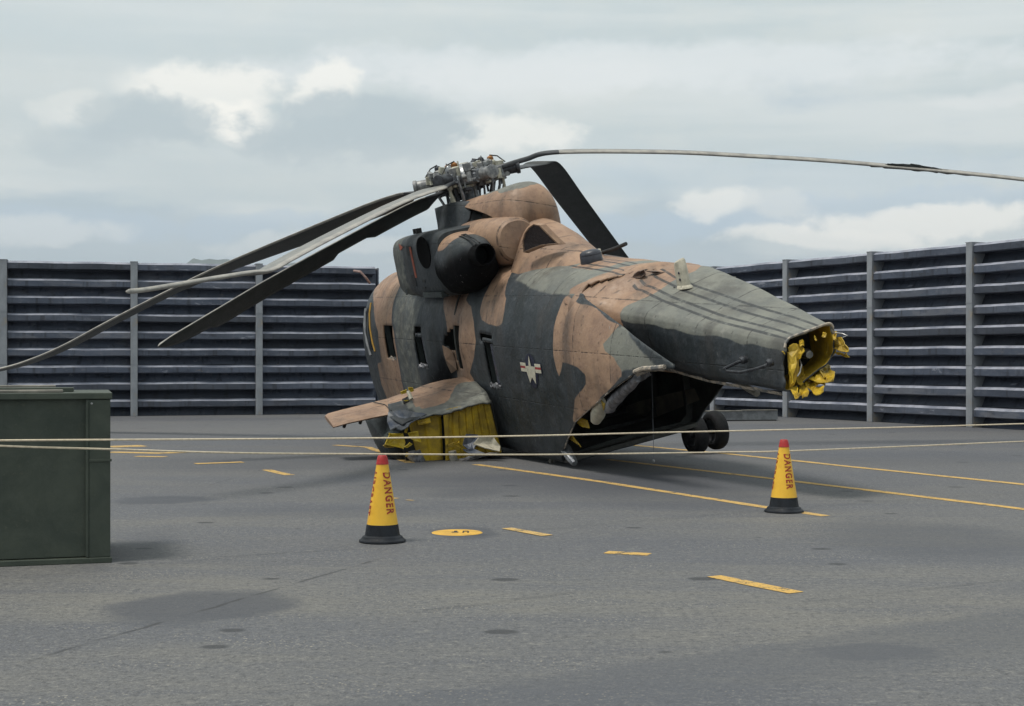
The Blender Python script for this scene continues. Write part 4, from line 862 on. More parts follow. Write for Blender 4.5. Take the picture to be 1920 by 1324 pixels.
def build_boom():
    xs = [-5.75 - 4.2 * i / 110 for i in range(111)]; rings = []
    for x in xs:
        r = [Vector((x, y, z)) for y, z in smooth_ring([(*c, ) for c in boom_ring(x)], 3)] if False else [Vector((x, p.x, p.y)) for p in smooth_ring([Vector(c) for c in boom_ring(x)], 4)]
        dense = []
        for a, b in zip(r, r[1:] + r[:1]): dense += [a, a.lerp(b, 0.33), a.lerp(b, 0.67)]
        for p in dense:
            e = math.exp(-((x + 6.2) / 0.35) ** 2); p.z += 0.015 * mnoise.noise(Vector((p.x * 1.1, p.y * 2.0, p.z * 2.0))) + e * 0.06 * mnoise.noise(Vector((p.x * 4.0, p.y * 3.0, p.z * 3.0))); p.y += 0.012 * mnoise.noise(Vector((p.x * 1.3 + 7, p.y, p.z * 1.5)))
        rings.append(dense)
    n = len(rings[0]); last = len(rings) - 1
    for j in range(n):                                # ragged severed end
        q = rings[last][j]; d = 0.05 * mnoise.noise(Vector((q.y * 9, q.z * 9, 3))); rings[last][j] = q + Vector((d, 0, 0)); rings[last - 1][j] = rings[last - 1][j] + Vector((d * 0.4, 0, 0))
    v, f = loft(rings, True, False)
    keep = []
    for a in f:
        c = sum((v[i] for i in a), Vector()) / 4
        if c.z < 2.0 and c.x > -6.9 and c.y < 0.2 and False: continue
        keep.append(a)
    def col(p):
        t = (p.z - 2.5) ; xb = -6.62 - 0.42 * (p.y - 0.3) * (1 if p.y < 0.3 else 0) - 0.12 * mnoise.noise(p * 2.2) - 0.35 * step(p.y, 0.75, -0.2)
        tan = step(p.x - xb, -0.05, 0.05)
        ring = boom_ring(p.x); zr = ring[1][1] + (ring[3][1] - ring[1][1]) * (ring[1][0] - p.y) / max(0.1, ring[1][0] - ring[3][0])
        grey = step(p.z - zr + 0.10 + 0.05 * mnoise.noise(p * 2.5), -0.09, 0.05) if p.y > -0.75 else 0
        strip = 1.0 if (p.z > zr - 0.12 and p.x < -6.3 and p.y < ring[1][0] - 0.05) else 0.0
        return (tan, grey, 0, strip)
    o = painted('tail_boom', v, keep, col, True, 0.02, 'yellow')
    # bright worn lower edge of the port side
    xs2 = [-7.0 - 2.9 * i / 40 for i in range(41)]; lo, hi = [], []
    for x in xs2:
        r = boom_ring(x); y, z = r[0]; h = 0.035 + 0.02 * mnoise.noise(Vector((x * 4, 0, 0))); lo.append(Vector((x, y - 0.035, z + 0.012))); hi.append(Vector((x, y - 0.012, z + 0.03 + h * 0.8)))
    k = len(xs2); mk('worn_edge', lo + hi, [(i, i + 1, k + i + 1, k + i) for i in range(k - 1)], M_['worn'], o, True)
    return o
TAILB = build_boom()
def ragged(name, pts, mat, parent, th=0.012, curl=0.0, rag=0.02):          # a torn sheet through 3D outline points
    pts = [Vector(p) for p in pts]; fine = []
    for a, b in zip(pts, pts[1:] + pts[:1]):
        k = max(2, int((b - a).length / 0.07)); fine += [a.lerp(b, i / k) + Vector((random.uniform(-1, 1), random.uniform(-1, 1), random.uniform(-1, 1))) * rag * (0 if i == 0 else 1) for i in range(k)]
    c = sum(fine, Vector()) / len(fine); nrm = Vector()
    for a, b in zip(fine, fine[1:] + fine[:1]): nrm += (a - c).cross(b - c)
    nrm.normalize(); n = len(fine)
    mid = [c.lerp(p, 0.55) + nrm * (curl + 0.03 * mnoise.noise(p * 6)) for p in fine]; vs = fine + mid + [c + nrm * curl * 1.25]
    fs = [(i, (i + 1) % n, n + (i + 1) % n, n + i) for i in range(n)] + [(n + i, n + (i + 1) % n, 2 * n) for i in range(n)]
    o = mk(name, vs, fs, M_[mat], parent, False); s = o.modifiers.new('s', 'SOLIDIFY'); s.thickness = th; return o
def boom_tear():
    X = -9.95
    def T(px, py, dx=0.0): return L_(px, py, x=X - dx)
    sheets = [
        ([(1478, 652), (1500, 645), (1508, 658), (1500, 672), (1490, 680)], (0, 0, .12, .1, .0), .03), ([(1476, 660), (1497, 655), (1492, 690), (1486, 712), (1480, 705)], (0, .08, .12, .1, 0), -.03),
        ([(1481, 700), (1487, 704), (1488, 718), (1482, 728)], (0, .05, .1, .0), .01), ([(1482, 728), (1494, 724), (1498, 742), (1492, 748), (1486, 738)], (.0, .05, .25, .3, .1), .02),
        ([(1496, 712), (1512, 718), (1517, 735), (1514, 744), (1504, 748), (1499, 736)], (-.2, -.1, .3, .4, .4, .2), .03), ([(1512, 712), (1528, 726), (1546, 724), (1544, 735), (1530, 742), (1520, 730)], (-.3, .1, .4, .5, .45, .2), .02),
        ([(1512, 694), (1530, 684), (1548, 700), (1563, 708), (1552, 716), (1532, 716), (1516, 710)], (-.35, -.3, .0, .35, .4, .3, .0), .05), ([(1530, 682), (1552, 682), (1564, 700), (1562, 714), (1552, 716)], (-.3, -.25, .15, .35, .35), .04),
        ([(1562, 632), (1578, 632), (1584, 645), (1591, 652), (1589, 661), (1572, 658), (1560, 652)], (-.1, .1, .3, .4, .4, .2, -.1), .03), ([(1562, 660), (1588, 662), (1594, 670), (1580, 668)], (-.1, .3, .4, .2), .01),
        ([(1504, 636), (1508, 648), (1500, 650), (1499, 638)], (-.02, .05, .08, -.02), .01), ([(1527, 629), (1532, 637), (1530, 638)], (-.02, .06, .08), .0), ([(1543, 622), (1548, 622), (1548, 632), (1541, 631)], (-.02, -.02, .1, .1), .01), ([(1565, 622), (1569, 625), (1567, 636), (1562, 635)], (-.02, .02, .12, .1), .01),
        ([(1467, 658), (1474, 660), (1472, 664)], (.0, .0, .05), .0),
        ([(1480, 648), (1494, 644), (1502, 660), (1498, 690), (1492, 715), (1484, 726), (1478, 700)], (-.02, .0, .04, .03, .05, .03, -.02), -.04), ([(1492, 690), (1504, 684), (1510, 705), (1502, 722), (1494, 716)], (-.25, -.3, -.1, .1, .0), .03),
        ([(1484, 722), (1500, 716), (1506, 732), (1496, 740), (1488, 736)], (-.05, -.1, .1, .2, .1), .03), ([(1520, 700), (1540, 690), (1556, 704), (1548, 722), (1528, 722)], (-.2, -.2, .05, .2, .15), -.05), ([(1552, 640), (1566, 636), (1568, 660), (1556, 676), (1548, 664)], (-.15, -.05, .0, -.05, -.2), .03),
        ([(1508, 708), (1526, 704), (1534, 722), (1524, 734), (1512, 726)], (-.15, -.2, .1, .2, .1), .04)]
    for pts, dx, curl in sheets: ragged('torn_skin', [T(px, py, d) for (px, py), d in zip(pts, dx)], 'yellow', TAILB, 0.009, curl * 0.6, 0.016)
    tube('drive_shaft', [L_(1500, 662, x=-9.1), L_(1512, 663, x=X + 0.25), L_(1518, 665, x=X + 0.16)], 0.06, M_['steel'], TAILB, 16, [0.06, 0.06, 0.045])
    tube('loose_cable', [T(1499, 674, 0), T(1503, 684, .1), T(1500, 698, .12), T(1495, 706, .15)], 0.008, M_['bare'], TAILB, 6)
    tube('loose_cable', [T(1566, 624, 0), T(1580, 626, .1), T(1589, 629, .15), T(1580, 633, .1)], 0.008, M_['bare'], TAILB, 6)
    # inner frame seen through the opening
    r = [Vector((-9.3, p.x, p.y)) for p in smooth_ring([Vector(c) for c in boom_ring(-9.3)], 3)]; c = sum(r, Vector()) / len(r); n = len(r)
    mk('boom_bulkhead', [c + (p - c) * 0.93 for p in r], [tuple(range(n))], M_['interior'], TAILB)
    edge = [Vector((-9.97, p.x, p.y)) for p in smooth_ring([Vector(c) for c in boom_ring(-9.95)], 4)]; k = [p for p in edge if p.z > 2.2 and p.y < 0.4]
    k.sort(key=lambda p: -p.y); tube('bare_metal_lip', [p + Vector((0.02 * mnoise.noise(p * 8), 0, 0.012)) for p in k], 0.016, M_['worn'], TAILB, 6)
boom_tear()
def boom_fittings():
    yb = lambda px, py: L_(px, py, y=0.52)
    a, b = yb(1394, 675), yb(1444, 680); tube('hand_rail', [a, a + Vector((0, 0.08, -0.01)), yb(1379, 686) + Vector((0, 0.16, 0)), yb(1386, 690) + Vector((0, 0.17, 0)), yb(1412, 692) + Vector((0, 0.17, 0)), yb(1432, 688) + Vector((0, 0.13, 0)), yb(1443, 684) + Vector((0, 0.06, 0)), b], 0.02, M_['steel_dark'], TAILB, 8)
    for p in (a, b): lathe('rail_foot', [(0.045, -0.03), (0.05, 0.02), (0.03, 0.045)], M_['steel_dark'], TAILB, 14, Matrix.Translation(p) @ Matrix.Rotation(math.radians(-90), 4, 'X'))
    p, q = W2(1380, 716, 19.0), W2(1420, 738, 18.6); tube('drain_pipe', [p, p.lerp(q, 0.6), q], 0.035, M_['plank'], TAILB, 12, [0.03, 0.045, 0.045])
    # white blade aerial
    g = L_(1283, 537, x=-7.05); r0 = boom_ring(-7.05); g.z = r0[1][1] + (r0[2][1] - r0[1][1]) * (r0[1][0] - g.y) / (r0[1][0] - r0[2][0]) - 0.04
    rings = []
    for h, c, w in ((0.0, 0.17, 0.06), (0.02, 0.165, 0.058), (0.045, 0.14, 0.044), (0.10, 0.14, 0.042), (0.24, 0.14, 0.04), (0.36, 0.13, 0.036), (0.385, 0.12, 0.02)):
        rings.append([g + Vector((c * math.cos(k * math.pi / 10) + 0.02 * h, w * 1.6 * math.sin(k * math.pi / 10), h - (0.03 * math.cos(k * math.pi / 10) if h > 0.3 else 0))) for k in range(20)])
    v, f = loft(rings); ae = mk('blade_aerial', v, f, M_['white'], TAILB, True)
    for h in (0.13, 0.22): lathe('rivet', [(0.02, 0), (0.018, 0.006), (0.0, 0.008)], M_['flag_blue'], ae, 10, Matrix.Translation(g + Vector((-0.04, 0.066, h))) @ Matrix.Rotation(math.radians(-90), 4, 'X'))
    for dx, dy in ((-0.1, 0.1), (0.1, 0.1)): lathe('rivet', [(0.012, 0), (0.01, 0.006), (0.0, 0.008)], M_['black'], ae, 10, Matrix.Translation(g + Vector((dx, dy, 0.035))))
    # dark domed beacon on the crown
    g = L_(1112, 492, x=-4.75); g = Vector((-4.6, 0.06, crown(-4.6) - 0.02)); lathe('beacon', [(0.0, -0.02), (0.165, -0.02), (0.17, 0.0), (0.165, 0.10), (0.162, 0.108), (0.165, 0.116), (0.155, 0.155), (0.12, 0.182), (0.06, 0.194), (0.0, 0.198)], M_['beacon'], HELI, 28, Matrix.Translation(g))
    tube('aerial_whip', [Vector((-3.9, -0.45, crown(-3.9) - 0.02)), Vector((-4.3, -0.5, crown(-4.3) + 0.06)), Vector((-4.6, -0.55, crown(-4.6) + 0.14))], 0.03, M_['black'], HELI, 8)
    box('aerial_block', (-4.5, -0.18, crown(-4.5) - 0.02), (-4.4, -0.1, crown(-4.5) + 0.14), M_['white'], HELI, 0.02)
    # folded, torn skin along the crease where the tail buckled
    def cr(px, py, x): return L_(px, py, x=x)
    ragged('buckled_skin', [cr(1185, 520, -6.2), cr(1196, 508, -6.25), cr(1208, 505, -6.3), cr(1212, 514, -6.35), cr(1200, 522, -6.3)], 'fold', SKIN, 0.012, 0.06, 0.01)
    ragged('buckled_skin', [cr(1208, 508, -6.3), cr(1232, 508, -6.4), cr(1248, 511, -6.45), cr(1230, 515, -6.4)], 'fold', SKIN, 0.012, 0.03, 0.01)
    for a, b in (((1075, 556, -5.5), (1105, 566, -5.75)), ((1105, 566, -5.75), (1122, 586, -6.05))): pass
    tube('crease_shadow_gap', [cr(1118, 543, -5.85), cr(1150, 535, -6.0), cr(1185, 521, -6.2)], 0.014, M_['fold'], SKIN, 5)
    ragged('fin_flap', [W2(1356, 522, 23.0), W2(1380, 519, 23.0), W2(1374, 530, 23.0), W2(1352, 528, 23.0)], 'white', TAILB, 0.01, 0.01, 0.01)
M_['beacon'] = simple('beacon_dark_grey', (0.045, 0.048, 0.062), (0.03, 0.032, 0.042), 8, 0.4)
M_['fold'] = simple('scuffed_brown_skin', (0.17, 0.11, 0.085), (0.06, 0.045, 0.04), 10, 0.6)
boom_fittings()
# folded shoulder panel between crown and side, where the skin buckled
def shoulder():
    A = [L_(1066, 549, x=-5.35), L_(1095, 551, x=-5.55), L_(1118, 560, x=-5.8), L_(1140, 575, x=-6.1), L_(1168, 600, x=-6.5)]
    B = [L_(1060, 560, x=-5.4), L_(1085, 570, x=-5.6), L_(1108, 583, x=-5.85), L_(1132, 600, x=-6.15), L_(1160, 612, x=-6.5)]
    Cc = [L_(1062, 566, x=-5.55), L_(1092, 586, x=-5.95), L_(1118, 600, x=-6.3), L_(1145, 615, x=-6.7), L_(1162, 620, x=-6.9)]
    n = 5; vs = A + B + Cc; vs = [v + Vector((0, 0.03, 0)) for v in vs]
    fs = [(r * n + i, r * n + i + 1, (r + 1) * n + i + 1, (r + 1) * n + i) for r in range(2) for i in range(n - 1)]
    painted('shoulder_fold', vs, fs, lambda p: (1, 0, 0.25, 0), False, 0.015)
shoulder()
# flange and ripped insulation along the slanting rear edge of the port side
def ramp_edge():
    y = skin_y(-6.5, 1.5)
    P = lambda px, py, yy=1.24: L_(px, py, y=yy)
    f = tube('rear_flange', [P(1246, 688, 1.2), P(1225, 690, 1.22), P(1205, 691, 1.23), P(1190, 697, 1.22)], 0.03, M_['worn'], SKIN, 7)
    ragged('flange_plate', [P(1246, 686, 1.21), P(1247, 694, 1.15), P(1215, 697, 1.15), P(1196, 705, 1.15), P(1188, 697, 1.22), P(1205, 690, 1.24)], 'worn', SKIN, 0.012, 0.01, 0.006)
    ragged('bent_strip', [P(1193, 706, 1.1), P(1218, 697, 1.1), P(1222, 703, 1.05), P(1202, 716, 1.05)], 'torn', SKIN, 0.012, 0.01, 0.004)
    pts = [(1190, 702), (1176, 716), (1164, 727), (1152, 739), (1144, 748), (1138, 758), (1132, 764)]
    tube('insulation_roll', [P(a + 5, b + 7, 1.16) + Vector((0, 0.03 * mnoise.noise(Vector((a * 0.1, 0, 0))), 0.03 * mnoise.noise(Vector((0, b * 0.13, 0))))) for a, b in pts], 0.07, M_['torn'], SKIN, 10, [0.055, 0.07, 0.075, 0.085, 0.08, 0.075, 0.04])
    tube('torn_duct', [P(1128, 752, 1.16), P(1124, 764, 1.15), P(1121, 776, 1.13), P(1117, 788, 1.12)], 0.09, M_['white'], SKIN, 12, [0.06, 0.095, 0.105, 0.075])
    ragged('edge_rib', [P(1126, 750), P(1134, 758), P(1131, 770), P(1128, 758)], 'yellow', SKIN, 0.01, 0.0, 0.004)
    for poly in ([(1086, 783), (1100, 789), (1104, 803), (1092, 801), (1082, 794)], [(1062, 812), (1074, 816), (1090, 838), (1077, 829), (1064, 822)], [(1108, 770), (1118, 764), (1112, 780)]): ragged('edge_rib', [P(a, b, 1.16) for a, b in poly], 'yellow', SKIN, 0.014, 0.015, 0.005)
    tube('skid_leg', [P(1053, 832, 1.1), P(1062, 844, 1.12), P(1070, 858, 1.15), P(1078, 869, 1.15)], 0.06, M_['steel'], SKIN, 8, [0.06, 0.085, 0.075, 0.05])
    tube('skid_leg', [P(1042, 848, 1.0), P(1036, 858, 1.0), P(1033, 866, 1.0)], 0.04, M_['plank'], SKIN, 8, [0.06, 0.05, 0.04])
    ragged('loose_panel', [P(1033, 845, 1.1), P(1040, 843, 1.1), P(1036, 852, 1.1), P(1028, 860, 1.1)], 'dkgreen', SKIN, 0.01, 0, 0.004)
    # curled lip of dented skin, light catching the rim
    tube('rim', [Vector((x, skin_y(x, ramp_z(x) + 0.01) - 0.012, ramp_z(x) + 0.008)) for x in [-4.9 - 0.12 * i for i in range(24)]], 0.013, M_['worn'], SKIN, 6)
    tube('hanging_wire', [at(1222, 690, 20.6) and wl(at(1222, 690, 20.6)), W2(1224, 780, 20.6), W2(1226, 864, 20.6)], 0.004, M_['wire'], HELI, 5)
    lathe('wire_weight', [(0.0, 0), (0.014, 0.005), (0.02, 0.03), (0.012, 0.05), (0.0, 0.055)], M_['bare'], HELI, 10, Matrix.Translation(W2(1226, 868, 20.6)))
ramp_edge()

# ------------------------------------------------------------------ port sponson, ripped open, and its outrigger
def sponson():
    S = lambda px, py, x: L_(px, py, x=x)
    top_f = [S(870, 706, -1.35), S(832, 712, -1.3), S(790, 724, -1.3), S(752, 738, -1.35), S(726, 748, -1.4)]
    top_m = [S(893, 716, -2.0), S(850, 728, -2.0), S(806, 742, -2.0), S(762, 755, -2.0), S(728, 764, -2.0)]
    top_a = [S(912, 735, -2.55), S(868, 752, -2.5), S(820, 762, -2.5), S(772, 775, -2.5), S(730, 782, -2.4)]
    lip = [S(921, 754, -2.8), S(878, 762, -2.82), S(838, 775, -2.82), S(790, 783, -2.8), S(752, 795, -2.7)]
    rows = [top_f, top_m, top_a, lip]; fineU = 20; fineV = 24; vs = []
    def bil(u, w):
        i = min(int(u), 2); j = min(int(w), 3); a, b = u - i, w - j; return rows[i][j] * (1 - a) * (1 - b) + rows[i + 1][j] * a * (1 - b) + rows[i][j + 1] * (1 - a) * b + rows[i + 1][j + 1] * a * b
    for i in range(fineU + 1):
        for j in range(fineV + 1):
            p = bil(3 * i / fineU, 4 * j / fineV); p.z += 0.02 * mnoise.noise(p * 3.0); 
            if i == fineU: p.z += 0.035 * mnoise.noise(p * 7.0); p.x += 0.03 * mnoise.noise(p * 9)
            vs.append(p)
    m = fineV + 1; fs = [(i * m + j, i * m + j + 1, (i + 1) * m + j + 1, (i + 1) * m + j) for i in range(fineU) for j in range(fineV)]
    def col(p):
        n = 0.10 * mnoise.noise(p * 2.3); e = -2.30 + 0.18 * math.sin(p.y * 5.0) + n - 0.35 * step(p.y, 1.9, 1.45) * -1 - 0.6 * step(p.y, 2.5, 2.8) * -1
        tan = step(p.x - e, -0.04, 0.04) if p.y < 2.45 else 0.0
        rust = 0.0
        return (max(tan, 1.0 if (p.y > 2.1 and p.x > -1.8) else 0), 0.55 if p.y < 2.6 else 0.35, 0, 0)
    sp = painted('sponson', vs, fs, col, True, 0.02)
    # dark rounded front body below the deck
    fr = []
    for (px, py, x, r) in ((728, 790, -1.2, 0.30), (716, 812, -1.25, 0.27), (722, 832, -1.3, 0.2)): pass
    bodyrings = []
    for x, w0, w1, zt, zb in ((0.4, 1.6, 2.0, 1.25, 0.85), (0.1, 1.4, 2.4, 1.4, 0.62), (-0.5, 1.25, 2.70, 1.55, 0.50), (-1.2, 1.25, 2.85, 1.60, 0.47), (-1.9, 1.25, 2.92, 1.40, 0.52), (-2.3, 1.25, 2.95, 1.30, 0.58)):
        w1 += 0.2; bodyrings.append([Vector((x, p.x, p.y)) for p in smooth_ring([Vector((w0, zb)), Vector((w1 - 0.15, zb + 0.16)), Vector((w1, zt - 0.1)), Vector((w0, zt + 0.05))], 3)])
    v, f = loft(bodyrings); mk('sponson_shell', v, f, M_['dkgreen'], sp, True)
    # crumpled blue grey skin at the outer corner
    ragged('crumpled_skin', [S(728, 772, -2.3), S(760, 768, -2.55), S(800, 776, -2.75), S(770, 792, -2.85), S(764, 800, -2.9), S(752, 806, -2.85), S(742, 800, -2.8), S(732, 806, -2.7), S(726, 790, -2.5)], 'slate', sp, 0.014, 0.05, 0.012)
    ragged('crumpled_skin', [S(726, 786, -2.3), S(740, 800, -2.6), S(752, 806, -2.6), S(748, 812, -2.5), S(734, 815, -2.4), S(724, 812, -2.2)], 'dkgreen', sp, 0.012, 0.02, 0.01)
    def ribbed(name, tl, tr, br, bl, ribs, x):
        a, b, c, d = (S(*p, x) for p in (tl, tr, br, bl)); nU, nV = ribs * 6, 10; vs = []
        for i in range(nV + 1):
            for j in range(nU + 1):
                u, w = j / nU, i / nV; p = (a * (1 - u) + b * u) * (1 - w) + (d * (1 - u) + c * u) * w; ph = (u * ribs) % 1.0
                p.x += 0.022 * (1 if ph < 0.12 or ph > 0.88 else 0) - 0.02 * mnoise.noise(p * 2.5); vs.append(p)
        m = nU + 1; fs = [(i * m + j, i * m + j + 1, (i + 1) * m + j + 1, (i + 1) * m + j) for i in range(nV) for j in range(nU)]
        o = mk(name, vs, fs, M_['yellow'], sp); s = o.modifiers.new('s', 'SOLIDIFY'); s.thickness = 0.02; return o
    ribbed('ribbed_bulkhead', (836, 768), (918, 750), (942, 848), (836, 864), 7, -2.72)
    ribbed('plain_bulkhead', (766, 792), (828, 776), (832, 862), (786, 866), 2, -2.62)
    ribbed('plain_bulkhead', (832, 778), (842, 774), (842, 830), (836, 836), 1, -2.80)
    bm = bmesh.new(); box_bm(bm, (-2.55, 1.3, 0.55), (-2.5, 2.9, 1.35)); bmobj('backing_web', bm, M_['interior'], sp)
    for poly, x, m, cu in (([(730, 812), (738, 814), (756, 813), (760, 830), (757, 842), (746, 838), (722, 833), (727, 822)], -2.75, 'chrome_yellow', 0.05), ([(764, 812), (784, 808), (786, 820), (791, 830), (778, 828), (768, 822)], -2.85, 'chrome_yellow', 0.03), ([(757, 838), (768, 829), (774, 833), (764, 840)], -2.9, 'chrome_yellow', 0.02), ([(759, 802), (766, 801), (763, 812), (758, 810)], -2.8, 'yellow', 0.01), ([(718, 836), (724, 832), (740, 839), (722, 839)], -2.7, 'yellow', 0.01), ([(784, 790), (806, 784), (808, 792), (786, 797)], -2.8, 'yellow', 0.02), ([(762, 848), (772, 852), (768, 858), (760, 856)], -2.85, 'yellow', 0.01)):
        ragged('torn_skin', [S(a, b, x) for a, b in poly], m, sp, 0.012, cu, 0.01)
    ragged('silver_panel', [S(868, 834, -2.9), S(874, 814, -2.9), S(896, 815, -2.9), S(900, 826, -2.95), S(888, 842, -3.0), S(878, 842, -3.0)], 'slate', sp, 0.014, 0.03, 0.006)
    ragged('white_panel', [S(887, 832, -3.0), S(898, 820, -2.95), S(926, 820, -2.95), S(938, 836, -3.0), S(937, 846, -3.05), S(910, 840, -3.05)], 'white', sp, 0.014, 0.03, 0.006)
    ragged('silver_panel', [S(868, 842, -3.0), S(890, 842, -3.0), S(910, 850, -3.1), S(880, 850, -3.05)], 'slate', sp, 0.012, 0.02, 0.006)
    ragged('bent_bracket', [S(840, 834, -2.9), S(860, 827, -2.95), S(860, 830, -3.0), S(868, 840, -2.95), S(856, 838, -2.9), S(842, 838, -2.9)], 'yellow', sp, 0.012, 0.02, 0.004)
    for pts, r, m in (([(772, 846), (774, 856), (782, 866)], 0.06, 'torn'), ([(782, 846), (788, 858), (792, 866)], 0.055, 'torn'), ([(848, 846), (850, 858), (852, 867)], 0.065, 'plank'), ([(766, 854), (774, 862), (780, 867)], 0.04, 'steel')): tube('crushed_strut', [S(a, b, -2.85) for a, b in pts], r, M_[m], sp, 8)
    ragged('bottom_skin', [S(852, 862, -2.8), S(905, 850, -2.9), S(936, 848, -2.9), S(880, 862, -3.0), S(856, 868, -2.95)], 'torn', sp, 0.012, 0.0, 0.005)
    box('sponson_bottom', (-2.6, 1.3, 0.50), (-1.0, 2.75, 0.54), M_['interior'], sp)
    # outrigger arm with squared tip
    rings = []
    for px0, py0, px1, py1, x0, x1, th in ((800, 722, 790, 768, -1.25, -2.35, 0.10), (752, 738, 738, 770, -1.25, -2.25, 0.12), (726, 745, 733, 771, -1.25, -2.2, 0.115), (690, 754, 702, 777, -1.27, -2.15, 0.11), (640, 766, 650, 789, -1.3, -2.15, 0.10), (614, 773, 630, 795, -1.32, -2.15, 0.095), (608, 778, 624, 797, -1.38, -2.1, 0.085)):
        a, b = S(px0, py0, x0), S(px1, py1, x1); ch = b - a; up = Vector((0, 0, 1)); r = []
        for u, s in ((0, 0.0), (0.03, 0.5), (0.12, 0.9), (0.3, 1.0), (0.7, 0.85), (0.95, 0.55), (1.0, 0.0), (0.95, -0.55), (0.7, -0.8), (0.3, -0.9), (0.1, -0.7), (0.02, -0.4)): r.append(a + ch * u + up * (th * 0.5 * s - th * 0.4))
        rings.append(r)
    fine = []
    for a, b in zip(rings, rings[1:]):
        for j in range(5): fine.append([p.lerp(q, j / 5) for p, q in zip(a, b)])
    fine.append(rings[-1]); v, f = loft(fine)
    arm = painted('outrigger', v, f, lambda p: (1, 0, 0.0, 0), False)
    tube('panel_gap', [S(700, 756, -1.5) + Vector((0, 0, 0.02)), S(722, 760, -1.75) + Vector((0, 0, .012)), S(734, 771, -2.2) + Vector((0, 0, .01))], 0.008, M_['black'], arm, 5)
    ragged('access_hole', [S(754, 748, -1.9), S(766, 742, -1.85), S(768, 752, -2.0), S(757, 755, -2.05)], 'black', arm, 0.02, 0.01, 0.004)
    for poly in ([(750, 738), (762, 733), (762, 740), (752, 743)], [(766, 730), (774, 731), (775, 736), (768, 738)], [(756, 754), (766, 753), (762, 758)]): ragged('torn_hinge', [S(a, b, -1.95) + Vector((-.03, 0, 0.03)) for a, b in poly], 'chrome_yellow', arm, 0.012, 0.02, 0.004)
    tube('hinge_strut', [S(765, 738, -1.95) + Vector((-.03, 0, 0.03)), S(771, 752, -2.05) + Vector((-.03, 0, 0.03))], 0.035, M_['white'], arm, 8)
    for px, py in ((646, 794), (676, 787)): p = S(px, py, -1.9); tube('pylon_lug', [p + Vector((0, 0, 0.06)), p + Vector((0, 0, -0.02)), p + Vector((-.03, .03, -0.05))], 0.028, M_['black'], arm, 7)
    return sp
M_['slate'] = simple('slate_blue_skin', (0.055, 0.070, 0.105), (0.115, 0.12, 0.13), 4, 0.45, bump=0.5)
M_['chrome_yellow'] = simple('bright_zinc_yellow', (0.60, 0.43, 0.03), (0.42, 0.30, 0.03), 9, 0.5)
sponson()

# ------------------------------------------------------------------ starboard main gear
def gear():
    P = ground_pt(1322, 850); ax = (HM.to_3x3() @ Vector((0, -1, 0))).normalized(); ax = Vector((ax.x, ax.y, ax.z * 0.55)).normalized()
    root = None; R = 0.335; c0 = P + Vector((0, 0, R + 0.01))
    top = HM @ Vector((-2.5, -1.45, 0.85)); M3 = HI
    leg = tube('gear_leg', [HI @ top, HI @ (c0.lerp(top, 0.45)), HI @ c0], 0.07, M_['steel_dark'], HELI, 12, [0.10, 0.075, 0.065])
    tube('drag_brace', [HI @ (HM @ Vector((-3.4, -1.3, 0.6))), HI @ c0.lerp(top, 0.35)], 0.035, M_['steel'], leg, 8); tube('torque_link', [HI @ (c0 + Vector((0, -0.12, 0.1))), HI @ (c0.lerp(top, 0.4) + Vector((0, -0.16, 0))), HI @ c0.lerp(top, 0.75)], 0.022, M_['steel_dark'], leg, 6)
    tube('axle', [HI @ (c0 - ax * 0.3), HI @ (c0 + ax * 0.3)], 0.04, M_['steel_dark'], leg, 10)
    q = ax.to_track_quat('Z', 'Y').to_matrix().to_4x4()
    for s in (-1, 1):
        w = 0.115; M = HI @ Matrix.Translation(c0 + ax * s * 0.195 + Vector((0, 0, 0.0 if s < 0 else 0.02))) @ q
        prof = [(0.19, -w * 0.7), (0.22, -w), (0.27, -w * 1.02), (0.305, -w * 0.85), (0.328, -w * 0.5), (R, 0.0), (0.328, w * 0.5), (0.305, w * 0.85), (0.27, w * 1.02), (0.22, w), (0.19, w * 0.7)]
        wh = lathe('wheel', prof, M_['rubber'], leg, 32, M, True, False)
        lathe('rim', [(0.0, -w * 0.3), (0.12, -w * 0.35), (0.19, -w * 0.72), (0.195, 0), (0.19, w * 0.72), (0.12, w * 0.35), (0.0, w * 0.3)], M_['steel_dark'], wh, 24, M)
    box('starboard_sponson', (-2.7, -1.9, 0.85), (0.3, -1.2, 1.4), M_['dkgreen'], HELI, 0.25)
gear()

